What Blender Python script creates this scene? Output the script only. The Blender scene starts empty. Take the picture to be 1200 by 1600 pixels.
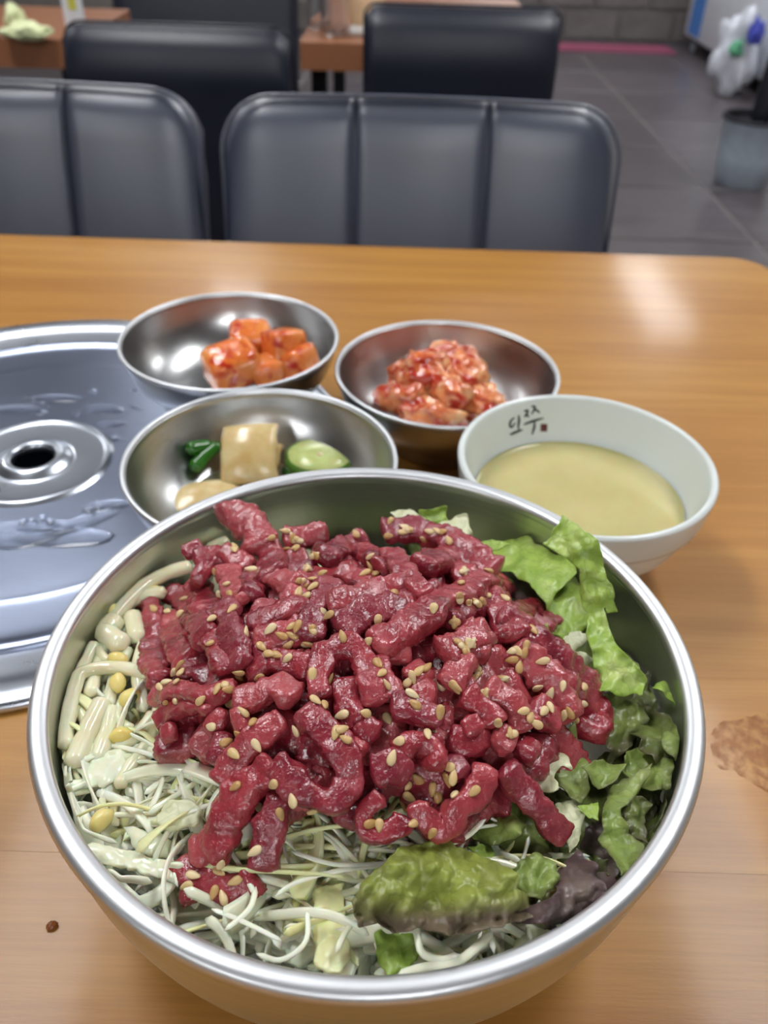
import bpy, bmesh, math, random
import numpy as np
from mathutils import Vector, Matrix, noise
from mathutils.bvhtree import BVHTree
from mathutils.geometry import delaunay_2d_cdt

# ------------------------------------------------------------------ camera, world, exposure
T = 0.74                                  # height of the table top above the floor; geometry below is laid out with the table top at z = 0
PITCH, ROLL, FPX = math.radians(37.87), math.radians(1.8), 1300.0
CAMZ = 0.2532
scene = bpy.context.scene
COL = scene.collection
cp, sp = math.cos(PITCH), math.sin(PITCH)
FW = np.array([0, cp, -sp]); UP0 = np.array([0, sp, cp]); RT0 = np.array([1.0, 0, 0])
cr, sr = math.cos(ROLL), math.sin(ROLL)
RT = cr*RT0 + sr*UP0; UP = -sr*RT0 + cr*UP0
CAM = np.array([0, 0, CAMZ])
cam_data = bpy.data.cameras.new('camera')
cam_data.sensor_fit = 'HORIZONTAL'; cam_data.sensor_width = 24.0; cam_data.lens = 26.0
cam_data.clip_start = 0.01; cam_data.clip_end = 50
cam_data.dof.use_dof = True; cam_data.dof.focus_distance = 0.21; cam_data.dof.aperture_fstop = 14.0
cam = bpy.data.objects.new('camera', cam_data); COL.objects.link(cam)
m = Matrix.Identity(4)
for i in range(3):
    m[i][0] = RT[i]; m[i][1] = UP[i]; m[i][2] = -FW[i]
m[0][3], m[1][3], m[2][3] = 0, 0, CAMZ + T
cam.matrix_world = m
scene.camera = cam
w = bpy.data.worlds.new('world'); scene.world = w; w.use_nodes = True
w.node_tree.nodes['Background'].inputs[0].default_value = (0.75, 0.85, 1, 1)
w.node_tree.nodes['Background'].inputs[1].default_value = 0.05
scene.view_settings.view_transform = 'Standard'; scene.view_settings.look = 'None'
scene.view_settings.gamma = 1.0; scene.view_settings.use_curve_mapping = False
scene.view_settings.exposure = 0.0
scene.cycles.max_bounces = 8; scene.cycles.blur_glossy = 0.8
LAMP = 24.0                               # brightness of the ceiling panels
PANELS = [(-0.8, 1.0), (0.9, 1.1), (1.6, 4.9), (-0.9, 4.2), (-2.4, 2.6), (0.5, -2.2), (-1.6, -2.2), (0.5, -4.0), (-1.6, -4.0), (0.7, 6.25), (2.3, 2.9)]  # the last two panels are added over the aisle to brighten the background

random.seed(7)
rnd = random.Random(7)

# ------------------------------------------------------------------ helpers
def ray(px, py):
    return FW + RT*((px-600)/FPX) - UP*((py-800)/FPX)
def onz(px, py, z=0.0):
    d = ray(px, py); return CAM + d*((z-CAMZ)/d[2])
def ony(px, py, y):
    d = ray(px, py); return CAM + d*(y/d[1])
def depth(P): return float((np.asarray(P)-CAM) @ FW)

def lin(c):
    f = lambda v: v/12.92 if v <= 0.04045 else ((v+0.055)/1.055)**2.4
    return tuple(f(v/255.0) for v in c) + (1.0,)

def setp(o, label=None, cat=None, group=None, kind=None):
    if label: o['label'] = label
    if cat: o['category'] = cat
    if group: o['group'] = group
    if kind: o['kind'] = kind
    return o
def empty(name, loc, label=None, cat=None, group=None, kind=None):
    o = bpy.data.objects.new(name, None); o.location = loc; o.empty_display_size = 0.02
    COL.objects.link(o); return setp(o, label, cat, group, kind)
def mk(name, verts, faces, mat, parent=None, origin=None, smooth=True, label=None, cat=None, group=None, kind=None):
    """verts in layout coordinates; origin or the parent's location is subtracted"""
    org = np.array(origin if origin is not None else (0, 0, 0), float)
    if parent is not None:
        q = parent; org = np.zeros(3)
        while q is not None: org = org + np.array(q.location); q = q.parent
        if origin is not None:
            loc = np.array(origin, float) - org
            org = np.array(origin, float)
        else: loc = np.zeros(3)
    else: loc = org
    me = bpy.data.meshes.new(name)
    V = np.asarray(verts, float) - org
    me.from_pydata([tuple(v) for v in V], [], [tuple(f) for f in faces])
    if smooth: me.polygons.foreach_set('use_smooth', [True]*len(me.polygons))
    me.materials.append(mat); me.update()
    o = bpy.data.objects.new(name, me); COL.objects.link(o); o.location = loc
    if parent is not None: o.parent = parent
    return setp(o, label, cat, group, kind)
def fixn(o):
    bm = bmesh.new(); bm.from_mesh(o.data); bmesh.ops.recalc_face_normals(bm, faces=bm.faces); bm.to_mesh(o.data); bm.free(); return o
def copy_tree(o, parent=None):
    c = o.copy(); COL.objects.link(c); c.parent = parent
    for ch in list(o.children): copy_tree(ch, c)
    return c

class MB:
    def __init__(s): s.v = []; s.f = []
    def add(s, v, f):
        n = len(s.v); s.v += [tuple(p) for p in v]; s.f += [tuple(i+n for i in q) for q in f]; return s
def box(c, d, bev=0.0, seg=2, rotz=0.0):
    bm = bmesh.new(); bmesh.ops.create_cube(bm, size=1.0)
    for v in bm.verts: v.co = Vector((v.co.x*d[0], v.co.y*d[1], v.co.z*d[2]))
    if bev > 0: bmesh.ops.bevel(bm, geom=list(bm.edges), offset=bev, segments=seg, affect='EDGES', profile=0.5)
    R = Matrix.Rotation(rotz, 3, 'Z')
    bm.verts.index_update()
    v = [tuple(R @ v.co + Vector(c)) for v in bm.verts]; f = [[q.index for q in p.verts] for p in bm.faces]
    bm.free(); return v, f
def lathe(profile, c=(0, 0, 0), seg=72, close=False):
    """profile [(r,z)], revolve about z"""
    v = []; f = []; n = len(profile); idx = []
    for (r, z) in profile:
        if r < 1e-6: idx.append([len(v)]*seg); v.append((c[0], c[1], c[2]+z))
        else:
            b = len(v); idx.append([b+k for k in range(seg)])
            for k in range(seg):
                a = 2*math.pi*k/seg; v.append((c[0]+r*math.cos(a), c[1]+r*math.sin(a), c[2]+z))
    rng = range(n) if close else range(n-1)
    for i in rng:
        A, Bq = idx[i], idx[(i+1) % n]
        for k in range(seg):
            k2 = (k+1) % seg
            q = [A[k], A[k2], Bq[k2], Bq[k]]
            q2 = []
            for t in q:
                if t not in q2: q2.append(t)
            if len(q2) > 2: f.append(q2)
    return v, f
def smoothprof(pts, n=4):
    """Catmull-Rom through a 2-D or 3-D polyline"""
    P = np.array(pts, float); Q = np.vstack([2*P[0]-P[1], P, 2*P[-1]-P[-2]]); out = []
    for i in range(1, len(Q)-2):
        for t in np.linspace(0, 1, n, endpoint=False):
            a, b, c, d = Q[i-1], Q[i], Q[i+1], Q[i+2]
            out.append(0.5*((2*b)+(-a+c)*t+(2*a-5*b+4*c-d)*t*t+(-a+3*b-3*c+d)*t**3))
    out.append(P[-1]); return np.array(out)
def resample(P, step):
    P = np.asarray(P, float); d = np.r_[0, np.cumsum(np.linalg.norm(np.diff(P, axis=0), axis=1))]
    n = max(3, int(d[-1]/step)+1); t = np.linspace(0, d[-1], n)
    return np.stack([np.interp(t, d, P[:, k]) for k in range(P.shape[1])], 1)
def sweep(P, hw, hh, seg=8, nrm=None, twist=0.0, power=2.0, cap=True, taper=0.25, jit=None):
    """tube along P with elliptical half-width hw and half-height hh (scalars or arrays); round ends"""
    P = np.asarray(P, float); n = len(P)
    Tn = np.gradient(P, axis=0); Tn /= np.linalg.norm(Tn, axis=1)[:, None]+1e-12
    up = np.array([0, 0, 1.0]) if nrm is None else np.asarray(nrm, float)
    v = []; f = []
    hw = np.broadcast_to(np.asarray(hw, float), n); hh = np.broadcast_to(np.asarray(hh, float), n)
    s = np.linspace(0, 1, n); L = np.linalg.norm(np.diff(P, axis=0), axis=1).sum()
    ce = min(0.45, taper*2*hw.mean()/max(L, 1e-6))
    e = np.ones(n)
    if cap and ce > 0:
        dd = np.minimum(s, 1-s)/ce; e = np.sqrt(np.clip(1-(1-np.clip(dd, 0, 1))**2, 0.02, 1))
    prevB = None
    for i in range(n):
        u = up if up.ndim == 1 else up[i]
        Bv = np.cross(Tn[i], u)
        if np.linalg.norm(Bv) < 0.15 and prevB is not None: Bv = prevB - Tn[i]*(prevB @ Tn[i])
        Bv /= np.linalg.norm(Bv)+1e-9
        if prevB is not None and Bv @ prevB < 0: Bv = -Bv
        prevB = Bv; N = np.cross(Bv, Tn[i])
        a0 = twist*s[i]
        for k in range(seg):
            a = 2*math.pi*k/seg; ca, sa = math.cos(a), math.sin(a)
            x = math.copysign(abs(ca)**(2/power), ca)*hw[i]*e[i]; y = math.copysign(abs(sa)**(2/power), sa)*hh[i]*e[i]
            x, y = x*math.cos(a0)-y*math.sin(a0), x*math.sin(a0)+y*math.cos(a0)
            v.append(P[i]+Bv*x+N*y)
    for i in range(n-1):
        for k in range(seg):
            k2 = (k+1) % seg; f.append((i*seg+k, i*seg+k2, (i+1)*seg+k2, (i+1)*seg+k))
    f.append(tuple(range(seg-1, -1, -1))); f.append(tuple((n-1)*seg+k for k in range(seg)))
    return np.array(v), f

# ------------------------------------------------------------------ materials
MATS = {}
class NT:
    def __init__(s, name):
        s.m = bpy.data.materials.new(name); s.m.use_nodes = True; s.t = s.m.node_tree; s.n = s.t.nodes
        s.p = s.n['Principled BSDF']; s.l = s.t.links.new; MATS[name] = s.m
    def node(s, ty, **kw):
        q = s.n.new(ty)
        for k, v in kw.items():
            if k.startswith('i_'): q.inputs[k[2:].replace('_', ' ')].default_value = v
            else: setattr(q, k, v)
        return q
    def set(s, **kw):
        for k, v in kw.items(): s.p.inputs[k.replace('_', ' ')].default_value = v
        return s
    def coord(s, kind='Object', scale=(1, 1, 1), rot=(0, 0, 0)):
        c = s.node('ShaderNodeTexCoord'); mp = s.node('ShaderNodeMapping')
        mp.inputs['Scale'].default_value = scale; mp.inputs['Rotation'].default_value = rot
        s.l(c.outputs[kind], mp.inputs['Vector']); return mp.outputs['Vector']
    def noise(s, vec, scale, detail=3.0, rough=0.55, dist=0.0):
        q = s.node('ShaderNodeTexNoise'); q.inputs['Scale'].default_value = scale; q.inputs['Detail'].default_value = detail
        q.inputs['Roughness'].default_value = rough; q.inputs['Distortion'].default_value = dist
        if vec is not None: s.l(vec, q.inputs['Vector'])
        return q.outputs['Fac']
    def ramp(s, fac, stops):
        r = s.node('ShaderNodeValToRGB'); e = r.color_ramp.elements
        e[0].position = stops[0][0]; e[0].color = stops[0][1]; e[1].position = stops[-1][0]; e[1].color = stops[-1][1]
        for p, c in stops[1:-1]: q = e.new(p); q.color = c
        s.l(fac, r.inputs['Fac']); return r.outputs['Color']
    def mix(s, fac, a, b, mode='MIX'):
        q = s.node('ShaderNodeMix'); q.data_type = 'RGBA'; q.blend_type = mode
        for sock, val in ((q.inputs[0], fac), (q.inputs[6], a), (q.inputs[7], b)):
            if isinstance(val, (int, float, tuple)): sock.default_value = val
            else: s.l(val, sock)
        return q.outputs[2]
    def math(s, op, a, b=0.0):
        q = s.node('ShaderNodeMath', operation=op)
        for sock, val in ((q.inputs[0], a), (q.inputs[1], b)):
            if isinstance(val, (int, float)): sock.default_value = val
            else: s.l(val, sock)
        return q.outputs[0]
    def cn(s, n): s.l(n, s.p.inputs['Coat Normal'])
    def bump(s, h, strength=0.3, dist=0.001, prev=None, coat=False):
        b = s.node('ShaderNodeBump'); b.inputs['Strength'].default_value = strength; b.inputs['Distance'].default_value = dist
        s.l(h, b.inputs['Height'])
        if prev is not None: s.l(prev, b.inputs['Normal'])
        s.l(b.outputs['Normal'], s.p.inputs['Normal']); s.cn(b.outputs['Normal']) if coat else None; return b.outputs['Normal']
    def color(s, c): s.l(c, s.p.inputs['Base Color'])
    def rand(s): return s.node('ShaderNodeObjectInfo').outputs['Random']

def plain(name, rgb, rough=0.5, metal=0.0, var=0.08, scale=30, **kw):
    t = NT(name); t.set(Roughness=rough, Metallic=metal, **kw); c = lin(rgb)
    f = t.noise(t.coord(), scale)
    d = tuple(v*(1-var) for v in c[:3])+(1,); l = tuple(min(1, v*(1+var)) for v in c[:3])+(1,)
    t.color(t.ramp(f, [(0.35, d), (0.65, l)])); return t.m

# steel: spun bowls, brushed along the turning direction
def steel(name, rgb, rough, aniso=0.0, scale=(1, 1, 60), bump=0.03):
    t = NT(name); t.set(Metallic=1.0, Roughness=rough, Anisotropic=aniso)
    f = t.noise(t.coord('Object', scale), 18, 4, 0.6); g = t.noise(t.coord(), 70, 3)
    c = lin(rgb); t.color(t.ramp(f, [(0.3, tuple(v*0.9 for v in c[:3])+(1,)), (0.7, c)]))
    t.l(t.math('ADD', t.math('MULTIPLY', g, 0.04), rough-0.02), t.p.inputs['Roughness'])
    t.bump(f, bump, 0.0005); return t
steel('bowl_steel', (222, 225, 215), 0.36, bump=0.015)
steel('dish_steel', (188, 189, 189), 0.29, bump=0.02)
steel('rim_steel', (226, 229, 232), 0.43, bump=0.15)
steel('plate_steel', (150, 159, 180), 0.30, scale=(3, 90, 1), bump=0.06)
steel('ring_steel', (196, 202, 212), 0.28)

t = NT('wood'); t.set(Roughness=0.34, Coat_Weight=0.14, Coat_Roughness=0.11, Specular_IOR_Level=0.25)
oi = t.node('ShaderNodeObjectInfo'); tc = t.node('ShaderNodeTexCoord')
va = t.node('ShaderNodeVectorMath', operation='ADD'); cx = t.node('ShaderNodeCombineXYZ')
t.l(t.math('MULTIPLY', oi.outputs['Random'], 37.0), cx.inputs['X']); t.l(t.math('MULTIPLY', oi.outputs['Random'], 11.0), cx.inputs['Y'])
t.l(tc.outputs['Object'], va.inputs[0]); t.l(cx.outputs[0], va.inputs[1])
mp = t.node('ShaderNodeMapping'); mp.inputs['Scale'].default_value = (1.3, 22, 1); t.l(va.outputs[0], mp.inputs['Vector'])
g1 = t.noise(mp.outputs[0], 3.0, 5, 0.55, 0.6)
mp2 = t.node('ShaderNodeMapping'); mp2.inputs['Scale'].default_value = (9, 330, 1); t.l(va.outputs[0], mp2.inputs['Vector'])
g2 = t.noise(mp2.outputs[0], 2.5, 4, 0.6)
base = t.ramp(g1, [(0.25, lin((164, 112, 50))), (0.5, lin((178, 127, 59))), (0.75, lin((192, 143, 72)))])
base = t.mix(t.ramp(g2, [(0.35, (0.16, 0.16, 0.16, 1)), (0.62, (0, 0, 0, 1))]), base, lin((112, 68, 34)))
base = t.mix(t.math('MULTIPLY', oi.outputs['Random'], 0.22), base, lin((150, 92, 46)))
t.color(base)
sc = t.noise(t.coord('Object', (60, 420, 1)), 3.0, 3, 0.6)
t.l(t.math('ADD', t.math('MULTIPLY', sc, 0.24), 0.26), t.p.inputs['Roughness'])
nb = t.bump(sc, 0.16, 0.0004); t.bump(t.noise(t.coord(), 260, 2), 0.10, 0.0004, nb)
plain('wood_edge', (160, 104, 58), 0.4, scale=8)
plain('rear_wood', (150, 98, 66), 0.4, scale=6)

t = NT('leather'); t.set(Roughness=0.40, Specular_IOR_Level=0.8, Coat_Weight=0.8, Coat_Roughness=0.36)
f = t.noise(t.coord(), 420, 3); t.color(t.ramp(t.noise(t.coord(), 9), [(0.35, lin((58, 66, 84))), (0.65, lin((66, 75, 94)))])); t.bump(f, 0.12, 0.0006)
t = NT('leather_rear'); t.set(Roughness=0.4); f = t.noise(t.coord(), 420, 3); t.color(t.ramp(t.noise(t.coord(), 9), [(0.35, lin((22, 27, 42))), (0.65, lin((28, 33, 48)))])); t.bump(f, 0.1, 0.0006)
plain('dark_metal', (30, 30, 34), 0.4, 0.6)
plain('seam', (22, 24, 30), 0.6)

t = NT('beef'); t.set(Roughness=0.24, Subsurface_Weight=0.18, Subsurface_Scale=0.002, Specular_IOR_Level=0.6, Coat_Weight=0.55, Coat_Roughness=0.07)
t.p.inputs['Subsurface Radius'].default_value = (1.0, 0.25, 0.2)
r = t.rand(); v = t.coord()
n1 = t.noise(v, 75, 4, 0.6, 0.4); n2 = t.noise(v, 420, 3, 0.6)
c1 = t.ramp(n1, [(0.25, lin((98, 20, 32))), (0.46, lin((150, 40, 52))), (0.63, lin((180, 70, 78))), (0.80, lin((212, 136, 132)))])
c2 = t.mix(t.ramp(r, [(0.0, (0.55, 0.55, 0.55, 1)), (0.4, (0.1, 0.1, 0.1, 1)), (0.6, (0.1, 0.1, 0.1, 1)), (1.0, (0.5, 0.5, 0.5, 1))]), c1, t.ramp(r, [(0.45, lin((108, 36, 54))), (0.55, lin((196, 98, 100)))]))
wv = t.noise(t.coord('Object', (40, 160, 90)), 5, 2, 0.5, 1.5)
c3 = t.mix(t.ramp(wv, [(0.64, (0, 0, 0, 1)), (0.74, (0.45, 0.45, 0.45, 1))]), c2, lin((214, 140, 134)))
t.color(c3)
b1 = t.bump(n2, 0.55, 0.0008, coat=True); b1 = t.bump(t.noise(v, 1300, 3, 0.65), 0.4, 0.0004, b1); vo = t.node('ShaderNodeTexVoronoi'); vo.inputs['Scale'].default_value = 950; t.l(v, vo.inputs['Vector']); t.bump(vo.outputs['Distance'], 0.3, 0.0004, b1)
t.l(t.math('ADD', t.math('MULTIPLY', n1, 0.34), 0.08), t.p.inputs['Roughness'])

t = NT('sesame'); t.set(Roughness=0.35, Subsurface_Weight=0.2, Subsurface_Scale=0.001)
t.color(t.ramp(t.rand(), [(0.0, lin((188, 146, 88))), (0.5, lin((216, 186, 130))), (1.0, lin((232, 212, 168)))]))

def veg(name, lo, hi, rough=0.3, sss=0.3, scale=60, trans=0.0, bump=0.25):
    t = NT(name); t.set(Roughness=rough, Subsurface_Weight=sss, Subsurface_Scale=0.003, Specular_IOR_Level=0.55)
    if trans: t.set(Transmission_Weight=trans, IOR=1.33)
    f = t.noise(t.coord(), scale, 3); c = t.ramp(f, [(0.3, lin(lo)), (0.7, lin(hi))])
    c = t.mix(t.math('MULTIPLY', t.rand(), 0.4), c, lin(lo)); t.color(c); t.bump(t.noise(t.coord(), 350, 2), bump, 0.0005); return t
veg('cabbage', (242, 238, 208), (254, 252, 240), 0.28, 0.25)
veg('cabbage_translucent', (232, 232, 200), (244, 244, 224), 0.2, 0.3)
veg('cabbage_yellow', (232, 230, 160), (244, 243, 204), 0.3, 0.25)
veg('sprout', (222, 218, 178), (243, 240, 214), 0.16, 0.4)
veg('sprout_head', (226, 204, 108), (238, 228, 160), 0.3, 0.4)
veg('pickled_onion', (206, 174, 112), (238, 222, 176), 0.2, 0.35, scale=90)
veg('cucumber_flesh', (184, 196, 116), (212, 220, 150), 0.25, 0.35, scale=110)
veg('cucumber_skin', (74, 116, 40), (110, 150, 60), 0.3, 0.2)
veg('green_chilli', (28, 84, 20), (62, 124, 36), 0.2, 0.2)
veg('radish', (226, 140, 76), (240, 184, 124), 0.2, 0.4, scale=80)
veg('dark_scrap', (50, 62, 36), (92, 102, 60), 0.3, 0.1)

def chilli(name, lo, hi, sauce, amount):
    t = NT(name); t.set(Roughness=0.2, Subsurface_Weight=0.35, Subsurface_Scale=0.004, Coat_Weight=0.4, Coat_Roughness=0.08)
    v = t.coord(); c = t.ramp(t.noise(v, 60, 3), [(0.3, lin(lo)), (0.7, lin(hi))])
    k = t.noise(v, 95, 4, 0.6, 0.8); c = t.mix(t.ramp(k, [(amount, (0, 0, 0, 1)), (amount+0.14, (0.95, 0.95, 0.95, 1))]), c, lin(sauce))
    t.color(c); t.bump(t.noise(v, 260, 3), 0.4, 0.0012, coat=True)
chilli('radish_kimchi', (226, 112, 44), (244, 164, 90), (190, 36, 20), 0.50)
chilli('cabbage_kimchi', (226, 112, 50), (248, 206, 152), (178, 34, 14), 0.43)

def leafmat(name, inner, outer, dark, edge_col, edge_from=0.5, edge_amt=0.85, trans=0.35):
    """inner/outer blotches, edge colour towards the leaf margin (attribute 'edge' 0 at the middle, 1 at the margin)"""
    t = NT(name); t.set(Roughness=0.34, Specular_IOR_Level=0.5)
    trans *= 0.45
    v = t.coord(); n1 = t.noise(v, 55, 4, 0.6, 0.5); n2 = t.noise(v, 20, 3)
    c = t.ramp(n1, [(0.28, lin(dark)), (0.5, lin(outer)), (0.72, lin(inner))])
    at = t.node('ShaderNodeAttribute'); at.attribute_name = 'edge'
    k = t.math('ADD', at.outputs['Fac'], t.math('MULTIPLY', t.math('SUBTRACT', n2, 0.5), 2.0))
    c = t.mix(t.ramp(k, [(edge_from, (0, 0, 0, 1)), (min(1, edge_from+0.45), (edge_amt,)*3+(1,))]), c, lin(edge_col))
    nz = t.node('ShaderNodeTexNoise'); nz.inputs['Scale'].default_value = 140; t.l(v, nz.inputs['Vector'])
    vo = t.node('ShaderNodeTexVoronoi'); vo.feature = 'DISTANCE_TO_EDGE'; vo.inputs['Scale'].default_value = 170; t.l(t.mix(0.012, v, nz.outputs['Color'], 'ADD'), vo.inputs['Vector'])
    vein = t.ramp(vo.outputs['Distance'], [(0.0, (1, 1, 1, 1)), (0.07, (0, 0, 0, 1))])
    c = t.mix(t.math('MULTIPLY', vein, 0.3), c, lin(tuple(int(0.75*b) for b in dark)))
    t.color(c); b = t.bump(vo.outputs['Distance'], 0.35, 0.001); t.bump(t.noise(v, 190, 3), 0.15, 0.001, b)
    tr = t.node('ShaderNodeBsdfTranslucent'); t.l(c, tr.inputs['Color']); mx = t.node('ShaderNodeMixShader'); mx.inputs[0].default_value = trans
    out = t.n['Material Output']; t.l(t.p.outputs[0], mx.inputs[1]); t.l(tr.outputs[0], mx.inputs[2]); t.l(mx.outputs[0], out.inputs['Surface'])
leafmat('leaf_bright', (222, 232, 156), (172, 200, 92), (128, 164, 60), (140, 174, 66), 0.7, 0.5)
leafmat('leaf_mid', (192, 204, 132), (146, 166, 84), (102, 124, 56), (108, 112, 66), 0.6, 0.7)
leafmat('leaf_dark', (158, 168, 98), (116, 130, 66), (80, 92, 46), (92, 84, 64), 0.5, 0.8, 0.25)
leafmat('leaf_purple', (140, 126, 106), (112, 96, 88), (78, 66, 66), (94, 74, 76), 0.3, 0.9, 0.2)
leafmat('leaf_hero', (190, 202, 112), (156, 168, 76), (120, 126, 66), (116, 94, 88), 0.42, 0.88, 0.3)
leafmat('leaf_pale', (246, 246, 226), (234, 236, 200), (214, 220, 164), (222, 228, 170), 0.8, 0.4, 0.3)

t = NT('porcelain'); t.set(Roughness=0.2, Specular_IOR_Level=0.5); t.color(t.ramp(t.noise(t.coord(), 12), [(0.3, lin((218, 225, 223))), (0.7, lin((223, 229, 228)))]))
plain('ink', (34, 36, 36), 0.5); plain('red_seal', (92, 38, 36), 0.5)
t = NT('broth'); t.set(Roughness=0.08, Specular_IOR_Level=0.4, Subsurface_Weight=0.4, Subsurface_Scale=0.01); t.color(t.ramp(t.noise(t.coord(), 40, 2), [(0.3, lin((198, 187, 130))), (0.7, lin((206, 196, 142)))]))
t = NT('brine'); t.set(Roughness=0.05, Transmission_Weight=0.75, IOR=1.33); t.color(t.ramp(t.noise(t.coord(), 40), [(0.3, lin((202, 198, 150))), (0.7, lin((214, 210, 168)))]))
t = NT('water'); t.set(Roughness=0.02, Transmission_Weight=1.0, IOR=1.33); t.color(t.ramp(t.noise(t.coord(), 40), [(0.3, (0.95, 0.97, 1, 1)), (0.7, (1, 1, 1, 1))]))
t = NT('sauce'); t.set(Roughness=0.15); t.color(t.ramp(t.noise(t.coord(), 300), [(0.3, lin((110, 60, 24))), (0.7, lin((150, 84, 36)))]))
plain('hole_shade', (3, 4, 7), 0.9, Specular_IOR_Level=0.0)  # flat black that paints the shade inside the vent hole

t = NT('floor_tile'); t.set(Roughness=0.3, Specular_IOR_Level=0.55); v = t.coord('Object', (1.5, 6, 1)); n1 = t.noise(v, 3, 5, 0.6, 0.4)
c = t.ramp(n1, [(0.3, lin((80, 75, 80))), (0.7, lin((112, 105, 108)))]); t.color(t.mix(t.math('MULTIPLY', t.rand(), 0.35), c, lin((64, 58, 62)))); t.bump(t.noise(t.coord(), 40, 4), 0.2, 0.002)
plain('grout', (150, 142, 140), 0.7)
plain('stone_block', (112, 106, 104), 0.8, var=0.18, scale=9); plain('mortar', (140, 134, 130), 0.9)
plain('wall_paint', (190, 184, 174), 0.8); plain('dark_wall', (128, 120, 112), 0.8); plain('ceiling_paint', (136, 138, 142), 0.9)
plain('freezer_white', (226, 231, 238), 0.35); plain('blue_sticker', (72, 130, 206), 0.5); plain('grey_plastic', (166, 178, 190), 0.4)
plain('black_cloth', (16, 18, 30), 0.6); plain('pink_mat', (150, 74, 100), 0.9); plain('beige', (196, 180, 140), 0.6); plain('pale_leaf', (222, 230, 178), 0.5)
plain('paper_white', (220, 224, 230), 0.6); plain('yellow_print', (206, 204, 80), 0.6); plain('bag_plastic', (214, 218, 228), 0.3); plain('green_print', (90, 170, 130), 0.5)
plain('blue_plastic', (74, 84, 190), 0.4); plain('peach', (226, 190, 150), 0.5); plain('tray', (190, 184, 178), 0.4)
t = NT('clear_glass'); t.set(Roughness=0.02, Transmission_Weight=1.0, IOR=1.45); t.color(t.ramp(t.noise(t.coord(), 20), [(0.3, (0.9, 0.94, 1, 1)), (0.7, (0.96, 0.98, 1, 1))]))
t = NT('led'); t.set(Roughness=0.5); t.p.inputs['Emission Color'].default_value = (0.975, 0.985, 1.0, 1); t.p.inputs['Emission Strength'].default_value = LAMP

# ------------------------------------------------------------------ the room
FZ = -T; X0, X1, Y0, Y1 = -3.2, 2.9, -5.0, 7.08; CZ = 2.55 - T
def plane_box(name, lo, hi, mat, **kw):
    c = [(a+b)/2 for a, b in zip(lo, hi)]; d = [b-a for a, b in zip(lo, hi)]
    v, f = box(c, d); return mk(name, v, f, mat, smooth=False, origin=(c[0], c[1], lo[2]), kind='structure', **kw)
fl = plane_box('floor', (X0, Y0, FZ-0.06), (X1, Y1, FZ-0.006), MATS['grout'])
tv, tf = box((0, 0, -0.003), (0.588, 0.588, 0.006), 0.0015, 1)
first = None
ix0 = 1.25 - 0.6*8
for i in range(11):
    for j in range(20):
        x, y = ix0 + 0.6*i - 0.3, Y0 + 0.35 + 0.6*j
        if x < X0+0.25 or x > X1-0.1 or y > Y1-0.2: continue
        if first is None:
            first = mk('floor_tile', tv, tf, MATS['floor_tile'], smooth=False); o = first
        else: o = first.copy(); COL.objects.link(o)
        o.parent = fl; o.location = Vector((x, y, FZ)) - fl.location
plane_box('ceiling', (X0, Y0, CZ), (X1, Y1, CZ+0.1), MATS['ceiling_paint'])
plane_box('wall_left', (X0-0.1, Y0, FZ), (X0, Y1, CZ), MATS['dark_wall'])
plane_box('wall_right', (X1, Y0, FZ), (X1+0.1, Y1, CZ), MATS['wall_paint'])
plane_box('wall_front', (X0, Y0-0.1, FZ), (X1, Y0, CZ), MATS['dark_wall'])
wb = plane_box('wall_back', (X0, Y1, FZ), (X1, Y1+0.1, CZ), MATS['mortar'])
bv, bf = box((0, 0, 0), (0.385, 0.03, 0.185), 0.006, 1); first = None
for r in range(5):
    for k in range(-2, 9):
        x = 0.2 + k*0.4 + (0.2 if r % 2 else 0)
        if x > X1-0.2: continue
        if first is None: first = mk('stone_block', bv, bf, MATS['stone_block'], smooth=False); o = first
        else: o = first.copy(); COL.objects.link(o)
        o.parent = wb; o.location = Vector((x, Y1-0.008-0.004*((k*7+r*3) % 3), FZ+0.105+0.2*r)) - wb.location
for i, (x, y) in enumerate(PANELS):
    r_ = empty('ceiling_light', (x, y, CZ), 'white LED ceiling panel set flush in the pale ceiling', 'ceiling light', 'LED ceiling panels')
    v, f = box((x, y, CZ-0.012), (0.34, 1.24, 0.024), 0.004, 1); mk('frame', v, f, MATS['paper_white'], r_, smooth=False)
    v, f = box((x, y, CZ-0.0255), (0.28, 1.18, 0.003)); mk('diffuser', v, f, MATS['led'], r_, smooth=False)

# ------------------------------------------------------------------ dining table with boards
def rounded_rect(x0, x1, y0, y1, rc, n=6):
    out = []
    for cx_, cy_, a0 in ((x1-rc, y1-rc, 0), (x0+rc, y1-rc, 90), (x0+rc, y0+rc, 180), (x1-rc, y0+rc, 270)):
        for k in range(n+1):
            a = math.radians(a0+90*k/n); out.append((cx_+rc*math.cos(a), cy_+rc*math.sin(a)))
    return out
def slab_poly(poly, z0, z1, ch=0.0015):
    n = len(poly); c = np.mean(poly, axis=0); P = np.array(poly); Q = P + (c-P)/np.linalg.norm(c-P, axis=1)[:, None]*ch
    v = [(x, y, z0) for x, y in poly]+[(x, y, z1-ch) for x, y in poly]+[(x, y, z1) for x, y in Q]
    f = [tuple(range(n-1, -1, -1)), tuple(range(2*n, 3*n))]
    for i in range(n):
        j = (i+1) % n; f += [(i, j, n+j, n+i), (n+i, n+j, 2*n+j, 2*n+i)]
    return v, f
TX0, TX1, TY0, TY1 = -0.90, 0.310, -0.12, 0.6895
GC = np.array([-0.184, 0.357]); GR = 0.168
table = empty('dining_table', ((TX0+TX1)/2, (TY0+TY1)/2, FZ), 'glossy honey-brown wooden dining table under the food bowls', 'table')
top = mk('tabletop', *slab_poly(rounded_rect(TX0, TX1, TY0, TY1, 0.03), -0.034, -0.0012), MATS['wood_edge'], table, smooth=False)
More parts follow.
